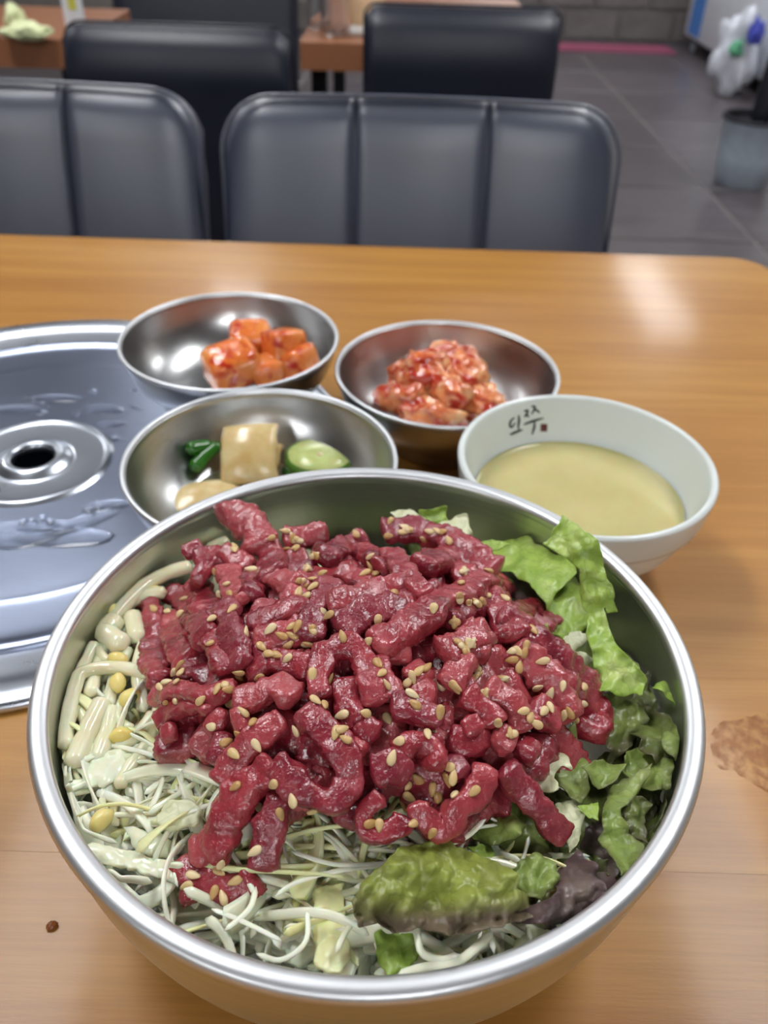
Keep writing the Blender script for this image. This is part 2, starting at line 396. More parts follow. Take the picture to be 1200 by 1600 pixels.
cuts = [TY0, 0.02, 0.142, 0.2245, 0.352, 0.432, 0.502, 0.61, TY1]
rr = np.array(rounded_rect(TX0+0.001, TX1-0.001, TY0+0.001, TY1-0.001, 0.029, 8))
def clip(poly, ya, yb):
    for s, yy in ((1, ya), (-1, yb)):
        out = []
        for i in range(len(poly)):
            a, b = poly[i], poly[(i+1) % len(poly)]; ia, ib = s*(a[1]-yy) >= 0, s*(b[1]-yy) >= 0
            if ia: out.append(a)
            if ia != ib: t_ = (yy-a[1])/(b[1]-a[1]); out.append((a[0]+t_*(b[0]-a[0]), yy))
        poly = out
    return poly
for a, b in zip(cuts[:-1], cuts[1:]):
    p = clip([tuple(q) for q in rr], a+0.00004, b-0.00004)
    mk('board', *slab_poly(p, -0.0012, 0.0, 0.0002), MATS['wood'], top, smooth=False)
for x in (TX0+0.04, TX1-0.04):
    for y in (TY0+0.08, TY1-0.08):
        v, f = box((x, y, (FZ-0.034)/2), (0.05, 0.05, T-0.034), 0.004); mk('leg', v, f, MATS['dark_metal'], table, smooth=False)

# ------------------------------------------------------------------ grill with steel cover, set in the table
gl = empty('table_grill', (GC[0], GC[1], 0.0), 'round stainless steel grill cover with central hole, wet, set into the table', 'grill')
gc = (GC[0], GC[1], 0)
mk('outer_ring', *lathe(smoothprof([(GR-0.003, 0.0002), (GR, 0.0012), (GR-0.001, 0.0042), (GR-0.006, 0.0052), (GR-0.012, 0.0044), (GR-0.017, 0.0030), (GR-0.026, 0.0018), (GR-0.032, 0.0012)], 4), gc, 128), MATS['ring_steel'], gl)
plate = mk('cover_plate', *lathe(smoothprof([(0.1375, 0.0008), (0.1365, 0.0028), (0.1335, 0.0034), (0.131, 0.0024), (0.126, 0.0016), (0.110, 0.0013), (0.1055, 0.0016), (0.101, 0.0016), (0.07, 0.0018), (0.040, 0.0022)], 4), gc, 128), MATS['plate_steel'], gl)
mk('raised_ring', *lathe(smoothprof([(0.0405, 0.0021), (0.0375, 0.0038), (0.035, 0.0030), (0.024, 0.0026), (0.0200, 0.0028), (0.0178, 0.0040), (0.0150, 0.0056), (0.0125, 0.0058), (0.0112, 0.0050), (0.0106, 0.0036), (0.0104, 0.0016)], 5), gc, 96), MATS['ring_steel'], gl)
mk('vent_hole', *lathe([(0.0, 0.0012), (0.0107, 0.0013), (0.0108, 0.002)], gc, 48), MATS['hole_shade'], gl)  # shallow disc; its black colour stands in for the shade of a deep hole
# water: beads and flattened films, too many and too small to count
rw = random.Random(3); dr = MB()
def drop(x, y, r, hgt, z0=0.0017, el=1.0, ang=0.0, seg=14):
    v = []; f = []
    rings = 4
    for i in range(rings):
        a = i/rings*math.pi/2; q = r*math.cos(a); zz = hgt*math.sin(a)
        for k in range(seg):
            b = 2*math.pi*k/seg; wob = 1+0.16*noise.noise(Vector((math.cos(b)*2+x*90, math.sin(b)*2+y*90, r*300)))
            lx, ly = q*el*wob*math.cos(b), q*wob*math.sin(b)
            v.append((x+lx*math.cos(ang)-ly*math.sin(ang), y+lx*math.sin(ang)+ly*math.cos(ang), z0+zz))
    v.append((x, y, z0+hgt))
    for i in range(rings-1):
        for k in range(seg): f.append((i*seg+k, i*seg+(k+1) % seg, (i+1)*seg+(k+1) % seg, (i+1)*seg+k))
    for k in range(seg): f.append(((rings-1)*seg+k, (rings-1)*seg+(k+1) % seg, rings*seg))
    f.append(tuple(range(seg-1, -1, -1))); dr.add(v, f)
for px, py, r_ in ((164, 685, .0022), (178, 686, .0030), (190, 687, .002), (174, 709, .0017), (138, 731, .0018), (159, 733, .0019), (106, 749, .0022), (104, 766, .0024), (39, 770, .0018), (211, 635, .0024), (207, 610, .0016), (36, 816, .0022), (50, 813, .002), (65, 811, .0026), (78, 815, .0024), (154, 792, .0026), (182, 791, .0026), (140, 798, .003), (97, 692, .0013), (104, 692, .0013), (66, 646, .0028), (145, 612, .0024), (120, 650, .0022), (185, 662, .0028)):
    p = onz(px, py, 0.002); drop(p[0], p[1], r_, r_*0.42, el=rw.uniform(1, 1.5), ang=rw.uniform(0, 3))
for px, py, r_, el, an in ((30, 832, .012, 2.2, .2), (95, 838, .008, 3.0, 0), (60, 822, .005, 2.2, .1), (130, 815, .006, 3.0, .6), (165, 790, .0055, 2.2, .2), (30, 640, .006, 2.6, 0), (90, 622, .005, 3, 0), (160, 640, .006, 2.2, 0), (170, 663, .005, 2.4, .1)):
    p = onz(px, py, 0.002); drop(p[0], p[1], r_, 0.0006, el=el, ang=an, seg=22)
for _ in range(46):
    px, py = rw.choice([(175, 690), (150, 730), (60, 815), (165, 790), (120, 640), (60, 625), (195, 640), (40, 770)]); p = onz(px+rw.gauss(0, 22), py+rw.gauss(0, 8), 0.002); r_ = rw.uniform(0.0006, 0.0015)
    if 0.045 < math.hypot(p[0]-GC[0], p[1]-GC[1]) < 0.125: drop(p[0], p[1], r_, r_*0.5, seg=10)
mk('water_beads', dr.v, dr.f, MATS['water'], gl, kind='stuff', label='clear water beads and films on the steel')

# ------------------------------------------------------------------ bowls
BIG = np.array([-0.0028, 0.1637, 0.0]); RIMZ = 0.0751
big = empty('mixing_bowl', tuple(BIG), 'large brushed steel bowl holding raw beef salad', 'bowl')
outp = smoothprof([(0.0, 0.0012), (0.040, 0.0012), (0.0475, 0.0), (0.0530, 0.0026), (0.0700, 0.0120), (0.0835, 0.0290), (0.0897, 0.0490), (0.0912, 0.066), (0.0912, 0.0715)], 5)
inpr = smoothprof([(0.0886, 0.0715), (0.0884, 0.066), (0.0868, 0.050), (0.0810, 0.032), (0.0690, 0.0150), (0.0520, 0.0054), (0.040, 0.0030), (0.0, 0.0026)], 5)
mk('bowl_body', *lathe(list(map(tuple, outp))+list(map(tuple, inpr)), tuple(BIG), 160), MATS['bowl_steel'], big)
rimp = smoothprof([(0.0911, 0.0700), (0.0925, 0.0710), (0.0931, 0.0730), (0.0927, 0.0746), (0.0915, 0.0754), (0.0898, 0.0755), (0.0883, 0.0749), (0.0876, 0.0736), (0.0880, 0.0716), (0.0887, 0.0706)], 4)
mk('rolled_rim', *lathe(list(map(tuple, rimp)), tuple(BIG), 160), MATS['rim_steel'], big)
_ir = np.array(sorted((z, r) for r, z in inpr if r > 0.0))
def r_in(z): return float(np.interp(z, _ir[:, 0], _ir[:, 1]))
def clampb(P, mar=0.0012):
    P = np.array(P, float)
    for q in P:
        dx, dy = q[0]-BIG[0], q[1]-BIG[1]; r = math.hypot(dx, dy)
        if q[2] > RIMZ-0.003: mx = 0.1 if q[2] > RIMZ+0.004 else r_in(0.0715)-mar
        else: mx = r_in(q[2])-mar
        if r > mx: q[0] = BIG[0]+dx*mx/r; q[1] = BIG[1]+dy*mx/r
    return P

SPROF_O = smoothprof([(0.0, 0.0015), (0.028, 0.0015), (0.032, 0.0), (0.0345, 0.0012), (0.0355, 0.0075), (0.0375, 0.0092), (0.0465, 0.0150), (0.0545, 0.0255), (0.0582, 0.0365), (0.0586, 0.0395)], 4)
SPROF_R = smoothprof([(0.0586, 0.0395), (0.0597, 0.0402), (0.0600, 0.0413), (0.0594, 0.0421), (0.0582, 0.0420), (0.0574, 0.0408)], 3)
SPROF_I = smoothprof([(0.0574, 0.0408), (0.0570, 0.037), (0.0535, 0.0268), (0.0455, 0.0168), (0.034, 0.0095), (0.018, 0.0063), (0.0, 0.0058)], 4)
DISH_IN = np.array(sorted((r, z) for r, z in SPROF_I))
def dish_floor(r): return float(np.interp(r, DISH_IN[:, 0], DISH_IN[:, 1]))
def side_dish(c, label):
    e = empty('side_dish_bowl', c, label, 'bowl')
    mk('bowl_body', *lathe(list(map(tuple, SPROF_O))+list(map(tuple, SPROF_I)), c, 96), MATS['dish_steel'], e)
    mk('rolled_rim', *lathe(list(map(tuple, SPROF_R)), c, 96), MATS['rim_steel'], e)
    return e
KK = (-0.0878, 0.4180, 0.0050); KI = (0.0312, 0.3982, 0.0); PI_ = (-0.0545, 0.3010, 0.0058)
side_dish(KK, 'small steel bowl with orange radish kimchi cubes, on the grill edge')
side_dish(KI, 'small steel bowl with red cabbage kimchi, beside the white soup bowl')
side_dish(PI_, 'small steel bowl with soy pickles, touching the big salad bowl')

SO = (0.0868, 0.3005, 0.0)
soup = empty('soup_bowl', SO, 'white round bowl of pale yellow broth with black brush lettering', 'bowl')
so_o = smoothprof([(0.0, 0.002), (0.024, 0.002), (0.0265, 0.0), (0.0285, 0.001), (0.0295, 0.005), (0.0385, 0.0125), (0.0465, 0.0235), (0.0510, 0.0360), (0.0513, 0.0372)], 4)
so_s = [(0.0533, 0.0378), (0.0540, 0.0400)]
so_t = smoothprof([(0.0546, 0.0440), (0.0555, 0.0508), (0.0551, 0.0522), (0.0540, 0.0528), (0.0526, 0.0522), (0.0520, 0.0508)], 4)
so_i = smoothprof([(0.0510, 0.0440), (0.0475, 0.0315), (0.041, 0.0200), (0.031, 0.0110), (0.018, 0.0065), (0.0, 0.0056)], 4)
soup_body = mk('bowl_body', *lathe(list(map(tuple, so_o))+so_s+list(map(tuple, so_t))+list(map(tuple, so_i)), SO, 112), MATS['porcelain'], soup)
SI = np.array(sorted((z, r) for r, z in so_i)); BZ = 0.0300
rb = float(np.interp(BZ, SI[:, 0], SI[:, 1]))
brp = [(0.0, BZ), (rb*0.5, BZ), (rb-0.0025, BZ), (rb-0.0008, BZ+0.0002), (rb-0.0002, BZ+0.0009)]
bro = mk('beef_broth', *lathe(brp, SO, 96), MATS['broth'], origin=(SO[0], SO[1], BZ), label='pale cloudy yellow broth in the white bowl', cat='soup')
bvh = BVHTree.FromObject(soup_body, bpy.context.evaluated_depsgraph_get()) if False else BVHTree.FromPolygons([tuple(np.array(v.co)+np.array(SO)) for v in soup_body.data.vertices], [tuple(p.vertices) for p in soup_body.data.polygons])
def stroke(pts, wpx, mb, lift=0.00018, flat=False):
    P = resample(smoothprof([(770+x/10, 610+y/10) for x, y in pts], 5), 0.8)
    n = len(P); tg = np.gradient(P, axis=0); tg /= np.linalg.norm(tg, axis=1)[:, None]; nr = np.stack([-tg[:, 1], tg[:, 0]], 1)
    v = []; f = []
    for i in range(n):
        ww = wpx/2 if flat else wpx*(0.55+0.45*math.sin(math.pi*min(1, (i+1)/n*1.05)))/2
        for s in (-1, 1):
            q = P[i]+nr[i]*ww*s; d = Vector(ray(q[0], q[1])); d.normalize()
            h, nn, _, _ = bvh.ray_cast(Vector(CAM), d)
            if nn.dot(d) > 0: nn = -nn
            v.append(tuple(h+nn*lift))
    for i in range(n-1): f.append((2*i, 2*i+1, 2*i+3, 2*i+2))
    mb.add(v, f)
lm = MB()
for pts, wd in (([(335, 425), (290, 460), (264, 520), (275, 572), (312, 556), (345, 500)], 3.6), ([(402, 385), (408, 470), (396, 550), (402, 615)], 3.8), ([(265, 690), (330, 662), (400, 634), (462, 612)], 4.2),
                ([(482, 322), (545, 312), (522, 370), (488, 418)], 3.4), ([(528, 368), (560, 420)], 3.4), ([(598, 252), (652, 250), (640, 310), (600, 372)], 3.6), ([(655, 285), (700, 322), (736, 350)], 3.6),
                ([(480, 530), (560, 502), (680, 462), (792, 432)], 4.0), ([(652, 488), (646, 570), (612, 688)], 3.8)):
    stroke(pts, wd, lm)
mk('brush_lettering', lm.v, lm.f, MATS['ink'], soup, smooth=False, label='black brush-written Korean lettering')
sm = MB(); stroke([(798, 522), (797, 580), (795, 640)], 10.5, sm, flat=True); mk('red_seal', sm.v, sm.f, MATS['red_seal'], soup, smooth=False, label='small dark red square seal')

# ------------------------------------------------------------------ the heap in the big bowl
def smooth01(x): x = min(1, max(0, x)); return x*x*(3-2*x)
def bed(x, y):
    u, v = x-BIG[0], y-BIG[1]
    z = 0.0595 + 0.006*smooth01((0.075-math.hypot(u, v))/0.05)
    z -= 0.008*smooth01((v-0.02)/0.05)
    z += 0.004*smooth01((-v-0.02)/0.04)
    z -= 0.002*smooth01((-u-0.04)/0.04)
    return z
def heap(x, y):
    u, v = (x-BIG[0]+0.001)/0.066, (y-BIG[1]+0.009)/0.064
    rho = math.hypot(u, v); b = bed(x, y)
    return b + max(0.0, 0.090-b)*max(0.0, 1-rho**2.6) if rho < 1 else b
def march(px, py, fn, lift=0.0):
    d = ray(px, py); t0 = (0.125-CAMZ)/d[2]; t1 = (0.03-CAMZ)/d[2]; prev = t0
    for t_ in np.linspace(t0, t1, 60):
        p = CAM+d*t_
        if p[2] <= fn(p[0], p[1])+lift: break
        prev = t_
    for _ in range(8):
        tm = (prev+t_)/2; p = CAM+d*tm
        if p[2] <= fn(p[0], p[1])+lift: t_ = tm
        else: prev = tm
    return CAM+d*t_

def beef_strip(P, wid, name='raw_beef_strip', **kw):
    """P: centre line in layout coordinates (m), wid: full width (m)"""
    P = resample(smoothprof(P, 6), 0.0008); n = len(P); sd = rnd.uniform(0, 100)
    hw = np.array([wid*0.53*(1+0.32*noise.noise(Vector((i*0.09+sd, sd, 0)))) for i in range(n)])
    hh = np.array([wid*0.33*(1+0.3*noise.noise(Vector((i*0.095+sd, 5, sd)))) for i in range(n)])
    tl = noise.noise(Vector((sd, 1, 2)))*0.5
    up = np.array([[math.sin(tl+0.4*noise.noise(Vector((i*0.05, sd, 3)))), -0.25, 1.0] for i in range(n)])
    v, f = sweep(P, hw, hh, 26, up, power=3.3, taper=0.22, twist=rnd.uniform(-0.7, 0.7))
    ctr = np.repeat(P, 26, axis=0); o = v-ctr
    for i in range(len(v)):
        q = Vector(v[i]*1000)
        k = 1+0.34*noise.noise(q*0.25+Vector((sd, 0, 0)))+0.20*(0.45-abs(noise.noise(q*0.42+Vector((0, sd, 0)))))+0.13*noise.noise(q*1.0)+0.09*(0.4-abs(noise.noise(q*1.9)))+0.05*noise.noise(q*3.4)
        v[i] = ctr[i]+o[i]*k
    v = clampb(v)
    c = P[len(P)//2]
    return mk(name, v, f, MATS['beef'], origin=(c[0], c[1], float(v[:, 2].min())), **kw)

BEEF_L = 'glossy red raw beef strip in the sesame-topped heap'
S_ = [  # (pixel centre line, width in pixels, lift in mm)
 ([(344,812),(370,802),(398,830),(408,858)],48,7), ([(284,866),(318,854)],27,2), ([(300,874),(335,868),(375,880)],25,2), ([(345,858),(370,875),(392,888)],30,4),
 ([(414,850),(424,880),(422,900)],42,4), ([(418,900),(440,905),(458,918)],34,4), ([(318,890),(311,925),(325,958)],36,3), ([(355,888),(365,920),(373,945)],32,4), ([(396,895),(392,932)],36,4),
 ([(214,932),(236,950),(240,1000),(243,1040),(250,1064)],34,3), ([(262,920),(290,945),(312,975),(322,1002)],36,4), ([(266,965),(276,1000),(290,1035)],38,2), ([(350,945),(360,975),(368,1010),(375,1045)],42,4),
 ([(385,974),(420,966),(455,952),(480,938)],36,4), ([(330,990),(345,1020),(360,1048)],36,3), ([(395,1004),(440,994),(470,978)],40,3),
 ([(440,842),(480,838),(515,836)],34,3), ([(505,872),(545,856),(578,846)],42,3), ([(445,876),(482,868)],30,3), ([(595,832),(640,825),(672,832)],36,4), ([(660,830),(700,845),(740,870),(766,892)],40,4),
 ([(660,886),(700,872),(745,880),(778,896)],44,4), ([(610,862),(628,890),(650,915),(672,932)],36,6), ([(525,890),(555,903),(578,916)],30,4), ([(510,945),(550,936),(600,920),(652,908)],38,5),
 ([(655,926),(688,920)],34,4), ([(520,908),(500,940),(485,975),(482,1002)],44,4), ([(528,988),(560,966),(600,951),(638,956)],46,5), ([(606,946),(652,940)],44,3),
 ([(583,1014),(630,985),(680,950),(725,925),(762,908)],48,6), ([(596,1018),(642,1010)],42,4), ([(690,972),(722,950),(772,922)],44,4),
 ([(500,1095),(496,1050),(513,1020),(545,1010),(570,1030),(580,1070),(590,1105)],36,5), ([(585,1030),(600,1062),(615,1096)],40,4), ([(608,1106),(650,1108),(692,1132)],40,6), ([(638,1040),(668,1072)],40,3),
 ([(698,1075),(714,1050),(732,1025)],40,5), ([(690,1024),(730,1005),(762,982)],50,5),
 ([(470,1108),(505,1140),(538,1180),(548,1220),(520,1250),(478,1240),(450,1212),(425,1190)],41,7),
 ([(446,1124),(405,1150),(370,1186),(348,1230)],40,5), ([(432,1195),(395,1220),(362,1260),(346,1310),(328,1346)],50,5), ([(440,1240),(426,1280),(416,1322),(406,1362)],44,3),
 ([(280,1345),(300,1368),(340,1388),(380,1386),(402,1370)],42,3), ([(279,1402),(300,1396),(322,1380)],28,2), ([(296,1332),(335,1318)],38,4),
 ([(240,1088),(275,1080),(320,1086),(366,1076)],34,4), ([(245,1132),(270,1110),(310,1100),(342,1106)],34,3), ([(255,1152),(276,1140)],30,2), ([(363,1098),(400,1090),(430,1076),(468,1092)],44,5),
 ([(330,1120),(350,1136)],36,3), ([(350,1142),(345,1170),(338,1198)],34,3), ([(362,1132),(390,1120)],40,5),
 ([(723,1080),(758,1110),(772,1138)],40,5), ([(755,1074),(800,1100),(826,1142)],44,4), ([(834,1162),(815,1186)],38,4),
 ([(775,958),(815,985),(860,1020),(900,1060),(930,1100)],50,5), ([(850,1052),(890,1080),(925,1112),(920,1150)],48,3), ([(800,1010),(840,1046),(870,1090),(890,1130)],48,2), ([(830,1102),(872,1132)],44,2),
 ([(798,968),(830,950),(846,974),(876,962)],31,3), ([(760,926),(785,960),(802,1000)],44,4), ([(700,882),(740,905),(788,914)],40,3), ([(716,980),(745,1008),(700,1022)],46,3),
 ([(788,1194),(818,1238),(850,1274),(886,1309)],42,5), ([(618,1182),(650,1160),(676,1180),(666,1204)],42,4), ([(578,1206),(610,1200),(642,1216)],42,4), ([(600,1244),(570,1270),(580,1298),(620,1292),(632,1274)],33,4),
 ([(762,1194),(746,1240),(715,1264),(690,1290),(660,1272),(654,1250)],37,4), ([(698,1152),(735,1160),(748,1130)],40,2), ([(556,1130),(592,1152)],40,2), ([(640,1150),(690,1180)],40,2), ([(772,1140),(802,1172)],40,4), ([(728,1118),(746,1150)],27,5),
 ([(470,920),(450,960),(462,1010)],40,2), ([(420,1030),(460,1040),(490,1050)],44,2), ([(420,940),(400,1000),(410,1060)],40,1), ([(560,860),(600,880),(620,900)],40,2), ([(640,1060),(660,1090),(640,1120)],40,2),
 ([(540,1060),(545,1110),(560,1140)],42,2), ([(500,1180),(540,1160),(580,1170)],44,1), ([(690,1210),(730,1190)],40,2), ([(512,1052),(535,1044),(556,1050)],46,-3), ([(640,1130),(670,1150),(700,1165)],44,-2), ([(520,1200),(508,1225),(490,1215)],44,-2)]
def zone(p):
    u, v = p[0]-BIG[0], p[1]-BIG[1]+0.006
    if v < -0.038: return 'above the shredded cabbage'
    if u < -0.034: return 'on the bean sprout side'
    if u > 0.030: return 'on the lettuce side'
    if v > 0.026: return 'facing the soy pickle bowl'
    return 'on the crown of the heap'
def zone_label(p, what, grp):
    z = zone(p); return f'glossy {what} {z}', f'{grp} {z}'
strips = []
for k, (pl, wpx, lift) in enumerate(S_):
    n = len(pl); P = []
    for i, (px, py) in enumerate(pl):
        q = march(px, py, heap, 0.0009*lift+0.0016*noise.noise(Vector((k*3.1, i*0.9, 0)))); 
        if q[2] < 0.0735 and py < 900 and px > 250: q = onz(px, py, 0.0735+0.0005*lift)
        P.append(q)
    wid = wpx*depth(P[n//2])/FPX
    lb, gp = zone_label(P[n//2], 'raw beef strip', 'beef strips')
    if k == 38: lb, gp = 'raw beef strip curled into a loop at the front of the heap', None
    if pl[0] == (788, 1194): lb, gp = 'straight raw beef strip lying out over the lettuce', None
    if k == 0: lb, gp = 'thick raw beef piece standing highest against the bowl wall', None
    strips.append(beef_strip(P, wid, label=lb, cat='beef', group=gp))
for k in range(81):     # strips deeper in the heap, seen through the gaps
    u_, v_ = (k % 9-4)*0.0125+rnd.uniform(-0.002, 0.002)+(0.006 if (k//9) % 2 else 0), (k//9-4)*0.0118+0.002+rnd.uniform(-0.002, 0.002)
    if (u_/0.053)**2+((v_+0.006)/0.047)**2 > 1: continue
    x, y = BIG[0]+u_, BIG[1]+v_
    an = rnd.uniform(0, math.pi); L = rnd.uniform(0.010, 0.014); cv = rnd.uniform(-0.7, 0.7); P = []
    for s in (-1, -0.4, 0.2, 0.8):
        xx, yy = x+L*s*math.cos(an+cv*s), y+L*s*math.sin(an+cv*s); P.append((xx, yy, heap(xx, yy)-0.0052))
    strips.append(beef_strip(P, rnd.uniform(0.0095, 0.0125), label='raw beef strip deep in the heap, glimpsed between the strips on top', cat='beef', group='deep raw beef strips'))

# ---- leaves: outlines of lettuce and cabbage pieces, crumpled sheets with thickness
LEAVES = []
def leaf(poly, mat, lift=2.0, zy=None, amp=1.0, label='', name='lettuce_leaf', cat='lettuce', group=None, step=6.0, fn=bed, th=0.0005, jag=3.2, margin=None):
    sd = rnd.uniform(0, 50); P = np.array(poly, float); P = resample(np.vstack([P, P[:1]]), 4.0)[:-1]
    c = P.mean(0)
    for i in range(len(P)):
        d = P[i]-c; P[i] += d/np.linalg.norm(d)*jag*(noise.noise(Vector((P[i][0]*0.07, P[i][1]*0.07, sd)))*1.9+0.8*noise.noise(Vector((P[i][0]*0.25, P[i][1]*0.25, sd))))
    pts = [Vector((x, y)) for x, y in P]; n0 = len(pts)
    lo, hi = P.min(0), P.max(0)
    def inside(x, y):
        r_ = False; j = n0-1
        for i in range(n0):
            if (P[i][1] > y) != (P[j][1] > y) and x < (P[j][0]-P[i][0])*(y-P[i][1])/(P[j][1]-P[i][1])+P[i][0]: r_ = not r_
            j = i
        return r_
    yy = lo[1]
    while yy < hi[1]:
        xx = lo[0]
        while xx < hi[0]:
            x, y = xx+rnd.uniform(-1, 1)*step*0.25, yy+rnd.uniform(-1, 1)*step*0.25
            if inside(x, y) and np.min(np.hypot(P[:, 0]-x, P[:, 1]-y)) > step*0.55: pts.append(Vector((x, y)))
            xx += step
        yy += step
    V2, _, F, _, _, _ = delaunay_2d_cdt(pts, [], [list(range(n0))], 1, 1e-5)
    V2 = np.array([(p.x, p.y) for p in V2]); dm = np.array([np.min(np.hypot(P[:, 0]-x, P[:, 1]-y)) for x, y in V2]); mx = max(dm.max(), 1)
    e = 1-dm/mx
    if margin: e = np.array([0.35*q+0.75*smooth01((y-margin[0])/(margin[1]-margin[0])) for (x, y), q in zip(V2, e)])
    out = []
    for (x, y), ed in zip(V2, e):
        q = Vector((x*0.015, y*0.015, sd)); h = 4.2*noise.noise(q)+2.0*(0.35-math.sqrt(noise.noise(q*1.7)**2+0.01))+1.0*noise.noise(q*4.0)+0.45*(0.3-abs(noise.noise(q*7.0)))+0.25*noise.noise(q*13.0)
        h += ed*ed*3.0*noise.noise(Vector((x*0.05, y*0.05, sd+9)))
        h *= 0.001*amp
        if zy: z = float(np.interp(y, [a for a, _ in zy], [b for _, b in zy])); p = onz(x, y, z+h)
        else: p = march(x, y, fn, lift*0.001); p = p + np.array([0.15*h, -0.45*h, h])
        out.append(p)
    out = clampb(out)
    cc = out.mean(0)
    o = mk(name, out, F, MATS[mat], origin=(cc[0], cc[1], float(out[:, 2].min())), label=label, cat=cat, group=group)
    at = o.data.attributes.new('edge', 'FLOAT', 'POINT'); at.data.foreach_set('value', np.asarray(e, np.float32))
    fixn(o)
    md = o.modifiers.new('thickness', 'SOLIDIFY'); md.thickness = th; md.offset = 0
    ss = o.modifiers.new('smooth', 'SUBSURF'); ss.levels = 1; ss.render_levels = 1
    LEAVES.append(o); return o

GD = 'lettuce pieces under the beef'
# hidden under-layer so that no gap shows the bowl floor
for (cx_, cy_, mt) in ((840, 1000, 'leaf_mid'), (930, 1030, 'leaf_dark'), (990, 1130, 'leaf_dark'), (960, 1240, 'leaf_dark'), (880, 1330, 'leaf_dark'), (800, 1380, 'leaf_mid'), (1010, 1210, 'leaf_dark'), (930, 1350, 'leaf_purple'), (870, 930, 'leaf_mid'), (820, 1270, 'leaf_dark'), (700, 860, 'leaf_mid'), (1000, 1310, 'leaf_dark')):
    pts = [(cx_+(68+14*math.sin(3*a+cx_))*math.cos(a), cy_+(62+12*math.cos(4*a+cy_))*math.sin(a)) for a in np.linspace(0, 2*math.pi, 14, endpoint=False)]
    leaf(pts, mt, -6.0, amp=1.5, label='dark lettuce piece tucked low in the salad under other leaves', group='low lettuce pieces', step=9)
for (u_, v_, mt) in ((-0.050, 0.052, 'leaf_pale'), (-0.028, 0.064, 'leaf_pale'), (-0.004, 0.068, 'leaf_mid'), (0.020, 0.066, 'leaf_pale'), (0.042, 0.056, 'leaf_mid'), (0.060, 0.036, 'leaf_mid')):
    w_ = np.array([BIG[0]+u_*1.06, BIG[1]+v_*1.08, 0.047])-CAM; dd = w_ @ FW; cx_, cy_ = 600+FPX*(w_ @ RT)/dd, 800-FPX*(w_ @ UP)/dd
    pts = [(cx_+(62+12*math.sin(3*a+cx_))*math.cos(a), cy_+(17+5*math.cos(4*a+cy_))*math.sin(a)) for a in np.linspace(0, 2*math.pi, 14, endpoint=False)]
    leaf(pts, mt, zy=[(700, 0.047), (900, 0.047)], amp=0.7, label='lettuce piece lying low between the heap and the back of the bowl', group='lettuce pieces behind the heap', step=9)
leaf([(795,888),(830,893),(857,915),(850,946),(815,952),(798,930)], 'leaf_purple', 2, label='purple-tinged lettuce scrap behind the beef heap')
leaf([(860,903),(890,888),(907,920),(920,945),(917,978),(896,1002),(868,998),(843,988),(853,950)], 'leaf_bright', 5, amp=1.3, label='bright green crinkled lettuce piece beside the curled beef tail')
leaf([(746,864),(788,845),(830,836),(860,848),(892,860),(895,905),(872,926),(860,950),(830,912),(800,892),(774,886)], 'leaf_bright', 11, amp=1.2, label='bright green crinkled lettuce piece with pale rib behind the heap')
leaf([(848,852),(880,806),(907,824),(937,846),(947,895),(957,930),(966,957),(946,958),(938,930),(947,965),(962,1005),(987,1030),(1012,1060),(1003,1088),(960,1084),(935,1078),(925,1020),(914,990),(918,960),(905,930),(905,890),(883,872)], 'leaf_bright', zy=[(806, 0.093), (870, 0.086), (960, 0.076), (1085, 0.068)], amp=0.9, label='tall bright green lettuce leaf standing up to the bowl rim')
leaf([(848,1002),(875,1000),(890,984),(932,989),(915,1006),(885,1021),(862,1013)], 'leaf_pale', 6, amp=0.6, label='pale thin lettuce rib strip over green leaves')
leaf([(880,1025),(905,1017),(927,1031),(915,1047),(911,1062),(895,1047)], 'leaf_pale', 4, amp=0.6, label='small white cabbage chip beside the long beef strip', cat='cabbage', name='cabbage_piece')
leaf([(930,1062),(945,1082),(996,1078),(1006,1056),(985,1034),(955,1043)], 'leaf_mid', 6, amp=1.2, label='olive lettuce fold at the foot of the tall green leaf')
leaf([(933,1086),(1000,1080),(1012,1130),(982,1172),(960,1192),(940,1164),(928,1120)], 'leaf_dark', 2, amp=1.6, label='dark green lettuce piece right beside the beef end')
leaf([(1000,1092),(1030,1108),(1065,1128),(1076,1160),(1042,1202),(1000,1182),(988,1140)], 'leaf_dark', 4, amp=1.6, label='dark brownish lettuce curl against the bowl rim')
leaf([(1012,1076),(1040,1060),(1054,1075),(1058,1110),(1040,1101),(1030,1085)], 'leaf_bright', 6, amp=0.9, label='small frilly light green lettuce tip by the bowl wall')
leaf([(1030,1146),(1065,1130),(1075,1166),(1052,1192),(1030,1172)], 'leaf_mid', 6, amp=1.2, label='small green lettuce scrap inside the brown curl')
leaf([(970,1180),(1005,1163),(1042,1190),(1047,1232),(1010,1242),(975,1216)], 'leaf_mid', 3, amp=1.5, label='green lettuce piece crossed by a thin stalk')
leaf([(958,1372),(1000,1330),(1020,1290),(1042,1238),(1057,1262),(1032,1332),(990,1392)], 'leaf_dark', 0, amp=1.3, label='dark lettuce piece low along the bowl wall')
leaf([(968,1260),(1000,1243),(1027,1255),(1012,1290),(1012,1322),(985,1297)], 'leaf_dark', 4, amp=1.4, label='dark folded lettuce flap beside the long light green leaf')
leaf([(938,1270),(960,1230),(1017,1193),(1007,1236),(970,1266),(985,1300),(1012,1320),(992,1352),(976,1378),(958,1372),(943,1310)], 'leaf_mid', 6, amp=1.2, label='long light green lettuce leaf fanning down to the wall')
leaf([(903,1200),(935,1188),(977,1194),(957,1227),(925,1232)], 'leaf_mid', 8, amp=1.0, label='rolled green lettuce piece with a smooth rounded back')
leaf([(868,1166),(885,1136),(907,1162),(917,1195),(922,1236),(906,1257),(880,1242),(860,1210),(870,1190)], 'leaf_mid', 5, amp=1.0, label='pointed mid green lettuce piece below the beef')
